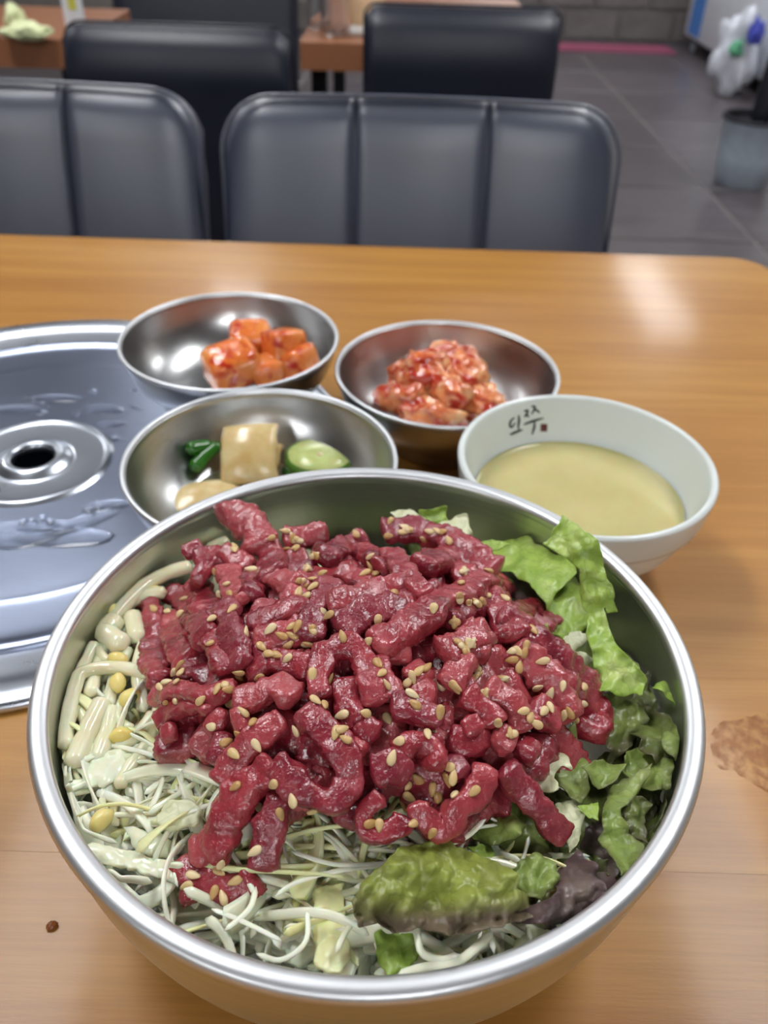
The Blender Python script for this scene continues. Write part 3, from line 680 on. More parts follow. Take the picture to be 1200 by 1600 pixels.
leaf([(740,1243),(800,1218),(872,1290),(882,1332),(800,1362),(738,1302)], 'leaf_dark', -1, amp=1.4, label='dark green lettuce piece under the straight beef strip')
leaf([(863,1256),(905,1249),(912,1275),(906,1312),(890,1333),(878,1300)], 'leaf_pale', 3, amp=0.8, label='white cabbage piece beside the straight beef strip', cat='cabbage', name='cabbage_piece')
leaf([(823,1190),(850,1171),(882,1180),(892,1206),(870,1200),(860,1215),(867,1236),(835,1242),(820,1215)], 'leaf_pale', 8, amp=0.9, label='white curled cabbage piece lying on green lettuce', cat='cabbage', name='cabbage_piece')
leaf([(905,1260),(937,1253),(936,1282),(920,1276),(910,1270)], 'leaf_bright', 6, amp=0.7, label='tiny yellow-green lettuce fold between white and green pieces')
leaf([(722,1302),(760,1258),(800,1268),(817,1290),(795,1317),(770,1322),(745,1312)], 'leaf_mid', 5, amp=1.8, label='crumpled green lettuce piece at the front edge of the beef')
leaf([(728,1322),(770,1316),(777,1341),(745,1347)], 'leaf_bright', 5, amp=0.6, label='small bright green lettuce chip above the big front leaf')
leaf([(583,1455),(642,1438),(667,1475),(642,1512),(605,1527),(588,1490)], 'leaf_bright', 3, amp=1.0, label='green lettuce piece hanging below the big front leaf')
leaf([(788,1442),(850,1400),(870,1370),(906,1322),(932,1370),(944,1402),(900,1442),(870,1457),(830,1442)], 'leaf_purple', 7, amp=1.5, label='dark purple lettuce leaf by the front rim')
leaf([(788,1362),(830,1333),(867,1350),(870,1382),(840,1407),(800,1392)], 'leaf_mid', 8, amp=1.3, label='green frilled lettuce piece between the front leaves')
leaf([(548,1412),(568,1372),(600,1350),(620,1324),(665,1318),(690,1308),(732,1324),(777,1354),(797,1364),(802,1390),(852,1400),(842,1432),(800,1442),(740,1457),(700,1462),(660,1452),(620,1457),(595,1442),(560,1450)], 'leaf_hero', 10.5, amp=1.6, jag=2.4, margin=(1310, 1480), label='big green and purple lettuce leaf draped over shredded cabbage', step=5.5)
leaf([(818,1446),(865,1455),(870,1466),(820,1492),(803,1486)], 'leaf_pale', 4, amp=0.6, label='pale yellow cabbage piece at the front rim', cat='cabbage', name='cabbage_piece')
leaf([(608,800),(640,794),(672,816),(640,828),(620,820)], 'leaf_pale', zy=[(790, 0.068), (830, 0.066)], amp=1.2, jag=3.5, label='pale lettuce piece showing behind the heap at the back wall')
leaf([(653,796),(696,791),(702,816),(665,820)], 'leaf_bright', zy=[(790, 0.070), (830, 0.066)], amp=1.2, jag=3.5, label='green lettuce tip showing at the back wall')
leaf([(675,822),(727,804),(740,842),(712,850)], 'leaf_pale', zy=[(800, 0.072), (850, 0.070)], amp=1.2, jag=3.5, label='white lettuce rib piece behind the right of the heap')
leaf([(738,852),(772,842),(800,850),(757,868)], 'leaf_bright', zy=[(840, 0.072), (870, 0.072)], amp=1.2, jag=3.5, label='light green lettuce sliver behind the heap')
# broad cabbage pieces on the left
leaf([(128,1328),(150,1318),(205,1330),(262,1345),(300,1352),(285,1385),(262,1376),(200,1358),(140,1348)], 'cabbage_translucent', 4, amp=0.7, label='broad translucent cabbage strip at the bowl wall', cat='cabbage', name='cabbage_piece', th=0.0013)
leaf([(235,1285),(258,1255),(292,1250),(318,1262),(305,1292),(262,1298)], 'leaf_pale', 6, amp=0.6, label='white cabbage chunk with a yellow edge', cat='cabbage', name='cabbage_piece', th=0.0018)
leaf([(120,1198),(150,1180),(200,1170),(245,1150),(262,1165),(215,1205),(165,1230),(140,1232)], 'cabbage_translucent', 3, amp=0.8, label='translucent cabbage sheet below the sprouts', cat='cabbage', name='cabbage_piece', th=0.0011)
leaf([(190,1290),(240,1300),(290,1320),(270,1345),(215,1335)], 'cabbage_translucent', 1, amp=0.8, label='translucent cabbage sheet under shreds', cat='cabbage', name='cabbage_piece', th=0.0011)
leaf([(445,1265),(485,1255),(500,1330),(480,1365),(455,1340)], 'leaf_pale', 2, amp=0.5, label='broad white cabbage strip under the beef loop', cat='cabbage', name='cabbage_piece', th=0.0014)
leaf([(490,1390),(535,1380),(548,1500),(520,1525),(490,1515)], 'cabbage_yellow', 1, amp=0.7, label='yellowish broad cabbage strip at the front', cat='cabbage', name='cabbage_piece', th=0.0014)

# ---- shredded cabbage
def in_cabbage(u, v):
    r_ = math.hypot(u, v)
    if r_ > 0.082: return False
    if v < -0.052 and u < 0.048: return True
    return (v < -0.026 and u < 0.018 - 0.15*(v+0.03)) or (u < -0.030 and v < -0.020)
def cab(c):
    u, v = c[0]-BIG[0], c[1]-BIG[1]
    z = 'beside the bean sprouts' if u < -0.045 and v > -0.045 else 'beside the big front lettuce leaf' if u > -0.002 else 'under the hanging beef strips' if v > -0.058 else 'along the front rim'
    return dict(label=f'thin white cabbage shred {z}', cat='cabbage', group=f'cabbage shreds {z}')
def shred(lo, hi, wlo, whi, seed, mats, n, joined=False):
    rg = random.Random(seed); mb = MB(); made = 0
    while made < n:
        u, v = rg.uniform(-0.085, 0.06), rg.uniform(-0.088, 0.01)
        if not in_cabbage(u, v): continue
        an = rg.gauss(0.9, 0.9) if rg.random() < 0.7 else rg.uniform(0, math.pi)
        L = rg.uniform(0.026, 0.062); st = 0.0013; P = []; x, y = BIG[0]+u, BIG[1]+v; k = rg.uniform(-70, 70); k2 = rg.uniform(-2600, 2600)
        lf = rg.uniform(lo, hi); ph = rg.uniform(0, 6); fz = rg.uniform(60, 170); az = rg.uniform(0.001, 0.0042)
        s = 0.0
        while s < L:
            P.append((x, y, bed(x, y)+lf+az*math.sin(ph+fz*s))); an += (k+k2*s)*st*0.8
            x += st*math.cos(an); y += st*math.sin(an); s += st
            if x-BIG[0] > (0.034 if y-BIG[1] > -0.052 else 0.056) or y-BIG[1] > 0.0 or (len(P) > 6 and y-BIG[1] > -0.012 and x-BIG[0] > -0.06): break
        if len(P) < 8: continue
        wd = rg.uniform(wlo, whi) if rg.random() < 0.7 else rg.uniform(whi, whi*2.6)
        a = rg.uniform(-1, 1)
        vv, ff = sweep(clampb(P, 0.0025), np.linspace(wd*0.5, wd*0.5*rg.uniform(0.4, 1.0), len(P)), min(wd*0.28, 0.00045), 6, (a, rg.uniform(-0.8, 0.2), 1.0), twist=rg.uniform(-3.5, 3.5), power=2.6)
        vv = clampb(vv)
        if joined: mb.add(vv, ff)
        else:
            c = np.array(P[len(P)//2])
            mk('cabbage_shred', vv, ff, MATS[rg.choice(mats)], origin=(c[0], c[1], float(vv[:, 2].min())), **cab(c))
        made += 1
    return mb
mb = shred(-0.020, -0.001, 0.0014, 0.0032, 5, None, 900, True)
mk('cabbage_tangle', mb.v, mb.f, MATS['cabbage'], origin=(BIG[0], BIG[1], 0.03), label='mass of white shredded cabbage beneath the loose shreds', cat='cabbage', kind='stuff')
shred(-0.0010, 0.0042, 0.0011, 0.0025, 11, ['cabbage', 'cabbage', 'cabbage', 'cabbage_translucent', 'cabbage_yellow'], 260)
def pxtube(pl, wpx, lift, mat, name, label, cat, group=None, flat=0.9, parent=None, taper=0.3, fn=bed, zmin=0.0):
    P = [march(x, y, fn, lift*0.001) for x, y in pl]
    P = np.array([onz(x, y, zmin+lift*0.0005) if q[2] < zmin else q for q, (x, y) in zip(P, pl)]); wd = wpx*depth(P[len(P)//2])/FPX
    P = clampb(resample(smoothprof(P, 6), 0.0013), wd/2+0.0005); n = len(P)
    hw = np.array([wd/2*(1+0.12*noise.noise(Vector((i*0.3, wpx, pl[0][0])))) for i in range(n)])
    v, f = sweep(P, hw, hw*flat, 10, taper=taper)
    return mk(name, v, f, MATS[mat], parent, origin=(P[n//2][0], P[n//2][1], float(v[:, 2].min())), label=label, cat=cat, group=group)
for pl, w_ in (([(645,1425),(652,1460),(660,1490),(690,1500),(720,1492)],13), ([(620,1525),(660,1512),(710,1505),(745,1480),(770,1455)],15), ([(765,1450),(772,1490)],9), ([(285,1150),(310,1150),(345,1165)],8), ([(275,1178),(295,1190),(300,1220)],8),
               ([(455,1330),(520,1350),(590,1350),(640,1345)],8), ([(545,1300),(575,1290),(600,1280)],7), ([(430,1400),(460,1380),(520,1362),(600,1352)],8), ([(350,1455),(390,1420),(400,1385)],10), ([(330,1420),(380,1440),(440,1470)],8), ([(480,1420),(478,1470),(440,1500),(400,1490)],9)):
    pxtube(pl, w_, 6.5 if pl[0][0] < 600 or pl[0][1] < 1400 else 7.5, 'cabbage', 'cabbage_shred', 'long curved white cabbage shred lying on top of the tangle', 'cabbage', 'long top cabbage shreds', 0.5)

# ---- bean sprouts on the left
SPL, SPG = 'pale cooked bean sprout at the left of the beef', 'bean sprouts'
SPR = [([(97,1172),(90,1105),(120,1057),(170,1043),(238,1051)],23,5,0), ([(132,1000),(117,1040),(104,1078)],20,2,0), ([(140,955),(162,985),(196,1012)],36,5,0), ([(150,968),(200,932),(258,897),(302,884)],24,3,1),
       ([(112,1200),(138,1142),(163,1092)],34,5,0), ([(150,1192),(168,1142),(176,1102)],27,4,0), ([(196,1085),(184,1120),(208,1142)],16,4,0), ([(226,1000),(215,1050),(226,1112)],22,2,0), ([(205,958),(216,1002)],30,4,0),
       ([(178,1172),(215,1150),(245,1112)],26,3,0), ([(250,1102),(236,1152),(202,1202),(182,1232)],24,3,0), ([(143,1182),(200,1186),(232,1190)],20,3,0), ([(120,1100),(105,1140),(110,1190)],20,0,0), ([(165,1000),(150,1050),(140,1090)],22,0,0), ([(200,1010),(180,1060),(165,1120)],22,-1,0),
       ([(190,950),(225,930),(262,925)],22,1,0), ([(150,1010),(165,1030),(200,1040)],16,2,0), ([(240,960),(250,1000),(240,1040)],24,-1,0), ([(100,1085),(125,1110),(150,1160)],20,-2,0), ([(300,900),(330,860),(345,830)],24,-3,0), ([(170,1230),(160,1260),(185,1290)],14,2,0), ([(118,1165),(116,1200),(130,1222),(160,1200)],9,3,0)]
SPR += [([(x, y), (x+rnd.uniform(-25, 25), y+40), (x+rnd.uniform(-50, 50), y+75)], rnd.uniform(18, 26), rnd.uniform(-8, -3), 0) for x, y in [(rnd.uniform(115, 260), rnd.uniform(930, 1130)) for _ in range(26)]]
HEADS = {0: (186, 1066), 3: (243, 925), 7: (184, 1030), 11: (190, 1150), 9: (203, 1090), 20: (160, 1282), 15: (176, 955)}
for k, (pl, w_, lf, _) in enumerate(SPR):
    e = None
    if k in HEADS:
        P0 = march(pl[0][0], pl[0][1], bed, 0.001*lf); e = empty('bean_sprout', tuple(P0), 'pale bean sprout with a yellow bean head', 'bean sprout', 'bean sprouts with heads')
        pxtube(pl, w_, lf, 'sprout', 'stem', None, None, parent=e, zmin=0.0 if k > 21 else 0.0605)
        hx, hy = HEADS[k]; c = march(hx, hy, bed, 0.005); bm = bmesh.new(); bmesh.ops.create_uvsphere(bm, u_segments=16, v_segments=10, radius=1)
        for v in bm.verts:
            q = v.co; v.co = Vector((q.x*0.0034, q.y*0.0027*(0.75 if q.y < 0 else 1), q.z*0.0024))*(1+0.12*noise.noise(q*1.5+Vector((k, 0, 0))))
        R = Matrix.Rotation(rnd.uniform(0, 3), 3, 'Z'); bm.verts.index_update()
        V = clampb([tuple(R @ v.co+Vector(c)) for v in bm.verts]); F = [[q.index for q in p.verts] for p in bm.faces]; bm.free()
        mk('bean_head', V, F, MATS['sprout_head'], e, label='yellow bean head')
    else: pxtube(pl, w_, lf, 'sprout', 'bean_sprout', SPL, 'bean sprout', SPG, zmin=0.0 if k > 21 else 0.0605)
pxtube([(212,1082),(204,1098),(200,1112)], 13, 6, 'dark_scrap', 'seasoning_flake', 'dark green seasoning flake on the bean sprouts', 'seasoning', None, 0.4)

# ---- sesame seeds, sitting on whatever lies beneath them
VV = []; FF = []
for o in strips:
    b = len(VV); M = np.array(o.location); VV += [tuple(np.array(v.co)+M) for v in o.data.vertices]; FF += [tuple(i+b for i in p.vertices) for p in o.data.polygons]
bvh = BVHTree.FromPolygons(VV, FF)
def seedmesh():
    bm = bmesh.new(); bmesh.ops.create_uvsphere(bm, u_segments=14, v_segments=10, radius=1)
    for v in bm.verts:
        x = v.co.x; k = (1-0.28*x)*(1-0.12*max(0, x)); v.co = Vector((x*0.00186, v.co.y*0.00106*k, v.co.z*0.00062*k))
    me = bpy.data.meshes.new('sesame_seed'); bm.to_mesh(me); bm.free(); me.polygons.foreach_set('use_smooth', [True]*len(me.polygons)); me.materials.append(MATS['sesame']); return me
sme = seedmesh()
SA = [(545,240),(665,300),(665,320),(895,240),(985,200),(1030,245),(1060,255),(990,310),(1050,310),(1175,350),(545,450),(770,440),(615,535),(640,595),(575,605),(650,690),(355,625),(160,685),(250,705),(330,715),(520,750),(730,830),(890,815),(1120,430),(1075,510),(1155,505),(1155,550),(1110,555),(1065,585),(1115,610),(1020,800),(1060,800),(960,855),(1030,855),(1155,820)]
SB = [(25,165),(60,180),(45,230),(170,270),(125,350),(220,385),(290,105),(425,140),(640,60),(630,150),(565,165),(580,220),(620,205),(520,280),(520,340),(480,385),(550,385),(725,95),(750,120),(765,110),(720,130),(885,125),(930,120),(965,125),(850,170),(1005,180),(1100,375),(665,505),(1085,445),(1070,535),(1125,565),(1180,570),(1045,685),(910,605),(560,675),(260,645),(215,625),(150,740),(120,825),(340,780),(510,805),(1140,825),(1100,860),(1075,830),(75,430)]
SC = [(120,155),(290,150),(85,340),(145,380),(200,380),(245,370),(290,330),(50,515),(165,670),(120,715),(560,690),(505,730),(465,730),(550,740),(465,790),(510,840),(610,575),(680,800),(220,865),(215,910),(390,930),(55,980),(275,1040),(645,985),(830,980),(975,990),(735,1035),(975,1105),(685,1165),(735,1135),(540,1160),(590,1205),(835,1195),(885,1170),(915,1225),(355,1235),(455,1330),(635,1250),(910,1310),(410,345)]
SD = [(380,25),(215,140),(185,175),(225,180),(145,235),(200,235),(110,265),(465,250),(425,275),(475,275),(540,175),(550,205),(655,205),(335,330),(140,340),(95,370),(195,335),(485,350),(560,400),(615,460),(390,480),(470,565),(540,515),(640,585),(515,630),(395,780),(525,810),(735,795),(660,930),(770,960),(950,935),(1045,985),(840,885),(630,1165),(440,1230),(435,1280),(290,1300),(525,1330),(405,1395),(210,1370),(255,1355),(515,1265),(185,1200),(320,985),(455,1420),(945,195),(1045,210),(1010,365),(960,335),(1110,415),(1110,495),(1075,515),(1130,550),(860,500),(920,15),(815,25),(665,40),(710,80),(750,85),(810,105)]
SE = [(415,140),(435,200),(460,265),(655,185),(620,220),(700,165),(595,250),(615,320),(630,380),(870,270),(785,270),(775,430),(470,465),(730,535),(705,555),(540,595),(1000,215),(1000,175),(1145,235),(1045,320),(1115,480),(1185,545),(920,60),(955,20),(890,20),(825,745),(855,805),(825,815),(735,875),(765,920),(865,915),(975,890),(600,920),(500,940),(575,970),(585,860),(650,815),(370,1075),(420,1090),(615,1080),(730,1130),(335,430),(495,690)]
seeds = [(200+x/4, 780+y/4) for x, y in SA]+[(450+x/4, 800+y/4) for x, y in SB]+[(700+x/4.615, 860+y/4.615) for x, y in SC]+[(220+x/3.529, 1000+y/3.529) for x, y in SD]+[(480+x/3.75, 1000+y/3.75) for x, y in SE]
rs = random.Random(21)
for px, py in seeds:
    d = Vector(ray(px, py)); d.normalize(); h, nn, _, dist = bvh.ray_cast(Vector(CAM), d)
    if h is None: continue
    if nn.dot(d) > 0: nn = -nn
    o = bpy.data.objects.new('sesame_seed', sme); COL.objects.link(o)
    q = nn.to_track_quat('Z', 'Y').to_matrix() @ Matrix.Rotation(rs.uniform(0, 6.28), 3, 'Z') @ Matrix.Rotation(rs.uniform(-0.35, 0.35), 3, 'Y')
    o.matrix_world = Matrix.Translation(h+nn*0.0004) @ q.to_4x4() @ Matrix.Diagonal((rs.uniform(0.85, 1.12), rs.uniform(0.85, 1.1), 1, 1))
    z = zone(h); setp(o, f'tan toasted sesame seed on beef {z}', 'sesame seed', f'sesame seeds {z}')

# ------------------------------------------------------------------ side dish contents
def blob(c, d, rot, name, mat, label, cat, group=None, sd=0.0, pw=3.5, amp=0.10, seg=(22, 14), parent=None):
    bm = bmesh.new(); bmesh.ops.create_uvsphere(bm, u_segments=seg[0], v_segments=seg[1], radius=1); R = Matrix.Rotation(rot[2], 3, 'Z') @ Matrix.Rotation(rot[1], 3, 'Y') @ Matrix.Rotation(rot[0], 3, 'X')
    out = []
    for v in bm.verts:
        q = v.co; k = (abs(q.x)**pw+abs(q.y)**pw+abs(q.z)**pw)**(-1/pw); p = q*k
        p = p*(1+amp*noise.noise(q*1.7+Vector((sd, sd*2, 0)))+amp*0.5*noise.noise(q*4.1+Vector((sd, 0, 0))))
        out.append(tuple(R @ Vector((p.x*d[0]/2, p.y*d[1]/2, p.z*d[2]/2))+Vector(c)))
    bm.verts.index_update(); F = [[q.index for q in p.verts] for p in bm.faces]; bm.free()
    V = np.array(out); return mk(name, V, F, MATS[mat], parent, origin=None if parent else (c[0], c[1], float(V[:, 2].min())), label=label, cat=cat, group=group)
def dishz(D, z): return D[2]+z
# radish kimchi cubes: (pixel centre, height above table, size mm, turn)
for i, (px, py, z, s, rz, rx, lb) in enumerate((
    (362, 570, 0.0275, (27, 21, 20), 0.55, 0.25, 'largest orange radish kimchi cube with a red chilli smear'), (392, 532, 0.031, (22, 20, 17), 0.2, 0.2, 'orange radish kimchi cube behind the largest one'),
    (443, 540, 0.033, (20, 20, 17), 0.7, -0.3, 'orange radish kimchi cube sitting on top of the pile'), (420, 578, 0.0235, (17, 15, 14), 0.3, 0.1, 'small pale radish kimchi cube wedged between the others'), (462, 570, 0.025, (19, 22, 18), 1.0, -0.4, 'dark red radish kimchi cube at the edge of the pile'))):
    c = onz(px, py, z+0.004); blob(c, [q*0.0011 for q in s], (rx, 0.15*(i % 3-1), rz), 'radish_kimchi_cube', 'radish_kimchi', lb, 'kimchi', None, i*3.3, 6.0, 0.05)
# cabbage kimchi pieces
for i, (px, py, z, s, rz, rx, lb) in enumerate((
    (632, 620, 0.021, (24, 15, 13), -0.5, 0.2, 'pale-ended cabbage kimchi piece at the dish wall'), (675, 650, 0.018, (26, 14, 12), 0.1, 0.1, 'cabbage kimchi stalk with a white cut end'), (665, 585, 0.029, (24, 20, 15), 0.3, 0.3, 'red cabbage kimchi leaf folded on top'),
    (722, 585, 0.028, (17, 26, 13), 0.35, 0.2, 'cabbage kimchi rib with a white streak'), (748, 625, 0.021, (22, 18, 12), -0.6, 0.1, 'orange cabbage kimchi scrap beside the soup bowl'), (702, 612, 0.027, (20, 14, 12), -0.9, 0.0, 'glossy cabbage kimchi piece in the middle'), (690, 560, 0.026, (26, 14, 14), 0.1, 0.0, 'cabbage kimchi piece at the back of the mound'), (640, 590, 0.024, (16, 16, 12), 0.9, 0.1, 'brownish cabbage kimchi scrap'))):
    c = onz(px, py, z+0.002); blob(c, [q*0.00125 for q in s], (rx, 0.2*(i % 3-1), rz), 'cabbage_kimchi_piece', 'cabbage_kimchi', lb, 'kimchi', None, i*5.7, 3.2, 0.42, (32, 20))
# soy pickles
PZ = PI_[2]
lev = 0.0125
rb = float(np.interp(lev, np.sort(DISH_IN[:, 1]), DISH_IN[np.argsort(DISH_IN[:, 1]), 0]))-0.0003
mk('pickle_brine', *lathe([(0, lev), (rb*0.6, lev), (rb-0.001, lev), (rb-0.0002, lev+0.0005), (rb-0.0008, lev-0.0025), (rb*0.55, 0.0066), (0, 0.0063)], PI_, 72), MATS['brine'], origin=(PI_[0], PI_[1], PZ+0.0063), label='thin pale pickle brine in the dish', cat='brine')
def on_dish(px, py, lift):
    d = ray(px, py)
    for t_ in np.linspace((0.06-CAMZ)/d[2], (0.004-CAMZ)/d[2], 200):
        p = CAM+d*t_
        if p[2] <= PZ+dish_floor(math.hypot(p[0]-PI_[0], p[1]-PI_[1]))+lift: break
    return p
def curved_slab(c, lx, ly, th, bend, R, name, mat, label, cat):
    n = 12; v = []; f = []
    for s in (1, -1):
        for i in range(n+1):
            for j in range(n+1):
                x, y = (i/n-0.5)*lx, (j/n-0.5)*ly; x *= 1+0.08*noise.noise(Vector((i*0.3, j*0.3, 3)))
                z = bend*((2*x/lx)**2)*lx - 0.10*ly*(2*y/ly)**2 + s*th/2*(1-0.35*max(abs(2*x/lx), abs(2*y/ly))**6); v.append(tuple(R @ Vector((x, y, z))+Vector(c)))
    N = (n+1)**2
    for i in range(n):
        for j in range(n):
            a = i*(n+1)+j; q = (a, a+1, a+n+2, a+n+1); f += [q[::-1], tuple(t_+N for t_ in q)]
    bd = [(i, 0) for i in range(n)]+[(n, j) for j in range(n)]+[(i, n) for i in range(n, 0, -1)]+[(0, j) for j in range(n, 0, -1)]
    for k in range(len(bd)):
        a = bd[k][0]*(n+1)+bd[k][1]; b = bd[(k+1) % len(bd)]; b = b[0]*(n+1)+b[1]; f.append((a, b, b+N, a+N))
    V = np.array(v); o = mk(name, V, f, MATS[mat], origin=(c[0], c[1], float(V[:, 2].min())), label=label, cat=cat); return fixn(o)
c = onz(388, 706, 0.031)
curved_slab(c, 0.027, 0.030, 0.0045, -0.08, Matrix.Rotation(0.1, 3, 'Z') @ Matrix.Rotation(0.62, 3, 'X') @ Matrix.Rotation(-0.12, 3, 'Y'), 'pickled_onion_piece', 'pickled_onion', 'square tan pickled onion piece propped up in the dish', 'pickle')
c = onz(392, 722, 0.022)
curved_slab(c, 0.027, 0.026, 0.0045, -0.08, Matrix.Rotation(-0.1, 3, 'Z') @ Matrix.Rotation(0.55, 3, 'X') @ Matrix.Rotation(0.1, 3, 'Y'), 'pickled_onion_piece', 'pickled_onion', 'pickled onion layer under the square onion piece', 'pickle')
c = on_dish(318, 770, 0.005)
curved_slab(c, 0.034, 0.022, 0.004, -0.06, Matrix.Rotation(0.3, 3, 'Z'), 'pickled_onion_piece', 'pickled_onion', 'flat pickled onion piece lying in the brine', 'pickle')
def cucumber(px, py, z, r_, th, tilt, label):
    c = on_dish(px, py, 0.004); e = empty('cucumber_slice', tuple(c-np.array([0, 0, th/2])), label, 'pickle')
    R = Matrix.Rotation(tilt, 3, 'X')
    def put(prof, nm, mt):
        v, f = lathe(prof, (0, 0, 0), 40)
        v = [tuple(R @ Vector((x*(1+0.04*noise.noise(Vector((x*150, y*150, 1)))), y*0.8, zz))+Vector(c)) for x, y, zz in v]; mk(nm, v, f, MATS[mt], e)
    put([(0, -th/2), (r_*0.9, -th/2), (r_*0.94, 0), (r_*0.9, th/2), (r_*0.3, th/2+0.0002), (0.0012, th/2+0.0001), (0.0, th/2-0.0006)], 'flesh', 'cucumber_flesh')
    put([(r_*0.9, -th/2-0.0002), (r_, -th/3), (r_, th/3), (r_*0.9, th/2+0.0002)], 'skin', 'cucumber_skin')
    v, f = lathe([(0, 0.0003), (0.0016, 0.0002), (0.0018, -0.0002)], (0, 0, th/2), 20)
    v = [tuple(R @ Vector(q)+Vector(c)) for q in v]; mk('seed_core', v, f, MATS['pickled_onion'], e)
cucumber(500, 716, 0.0205, 0.0175, 0.005, 0.10, 'round pickled cucumber slice with green skin by the dish wall')
def chil(pts, z, wd, label):
    P = resample(smoothprof([on_dish(x, y, wd*0.5+zz) for (x, y), zz in zip(pts, z)], 6), 0.0012)
    n = len(P); v, f = sweep(P, wd/2*np.linspace(1, 0.75, n), wd*0.42*np.linspace(1, 0.75, n), 14, taper=0.5)
    e = mk('green_chilli_piece', v, f, MATS['green_chilli'], origin=tuple(P[n//2]-np.array([0, 0, wd/2])), label=label, cat='pickle'); return e
chil([(290, 702), (312, 698), (334, 694)], [0.001, 0.002, 0.003], 0.0085, 'dark green chilli piece lying flat by the dish wall')
chil([(300, 735), (318, 715), (345, 692)], [0.001, 0.003, 0.006], 0.0080, 'green chilli piece leaning behind the square onion')
chil([(440, 738), (460, 732), (475, 728)], [0.002, 0.002, 0.002], 0.0065, 'small green chilli bit beside the cucumber slice')
# crumb of sauce on the table
c = onz(81, 1446, 0.0008); blob(c, (0.0034, 0.0026, 0.0018), (0, 0, 0.4), 'sauce_drop', 'sauce', 'tiny brown sauce drop on the bare table wood', 'sauce', None, 2.0, 2.0, 0.25)

t = NT('smear'); t.set(Roughness=0.3, Specular_IOR_Level=0.2); t.color(t.ramp(t.noise(t.coord(), 120), [(0.3, lin((150, 82, 18))), (0.7, lin((176, 106, 32)))]))
al = t.ramp(t.noise(t.coord(), 210, 4, 0.6), [(0.40, (0.0, 0.0, 0.0, 1)), (0.6, (0.55, 0.55, 0.55, 1))]); t.l(al, t.p.inputs['Alpha'])
pl = smoothprof([(1106, 1150), (1125, 1130), (1165, 1122), (1215, 1112), (1225, 1170), (1215, 1238), (1182, 1228), (1150, 1206), (1122, 1200), (1106, 1150)], 5)[:-1]
V = [onz(x+3*noise.noise(Vector((x*0.1, y*0.1, 1))), y+4*noise.noise(Vector((x*0.1, y*0.1, 5))), 0.0) for x, y in pl]; n = len(V); cc = np.mean(V, axis=0)
vv = [tuple(p+np.array([0, 0, 0.00005])) for p in V]+[tuple(cc+(p-cc)*0.97+np.array([0, 0, 0.0003])) for p in V]
mk('sauce_smear', vv, [tuple(range(n, 2*n))]+[(i, (i+1) % n, n+(i+1) % n, n+i) for i in range(n)], MATS['smear'], origin=(cc[0], cc[1], 0), smooth=False, label='thin wet orange sauce smear on the table by the steel bowl', cat='sauce')

# ------------------------------------------------------------------ chairs
def backrest_slab(x0, x1, zb, ztop, yf, yb, nx=14, nz=16):
    """closed solid; ztop(x) column tops, yf(x,t) front, yb(x,t) back"""
    v = []; f = []
    for side in (yf, yb):
        for i in range(nx+1):
            x = x0+(x1-x0)*i/nx
            for j in range(nz+1):
                t_ = j/nz; v.append((x, side(x, t_), zb+t_*(ztop(x)-zb)))
    N = (nx+1)*(nz+1); W = nz+1
    for i in range(nx):
        for j in range(nz):
            a = i*W+j; q = (a, a+W, a+W+1, a+1); f += [q, tuple(t_+N for t_ in q[::-1])]
    bd = [(i, 0) for i in range(nx)]+[(nx, j) for j in range(nz)]+[(i, nz) for i in range(nx, 0, -1)]+[(0, j) for j in range(nz, 0, -1)]
    for k in range(len(bd)):
        a = bd[k][0]*W+bd[k][1]; b = bd[(k+1) % len(bd)]; b = b[0]*W+b[1]; f.append((b, a, a+N, b+N))
    return v, f
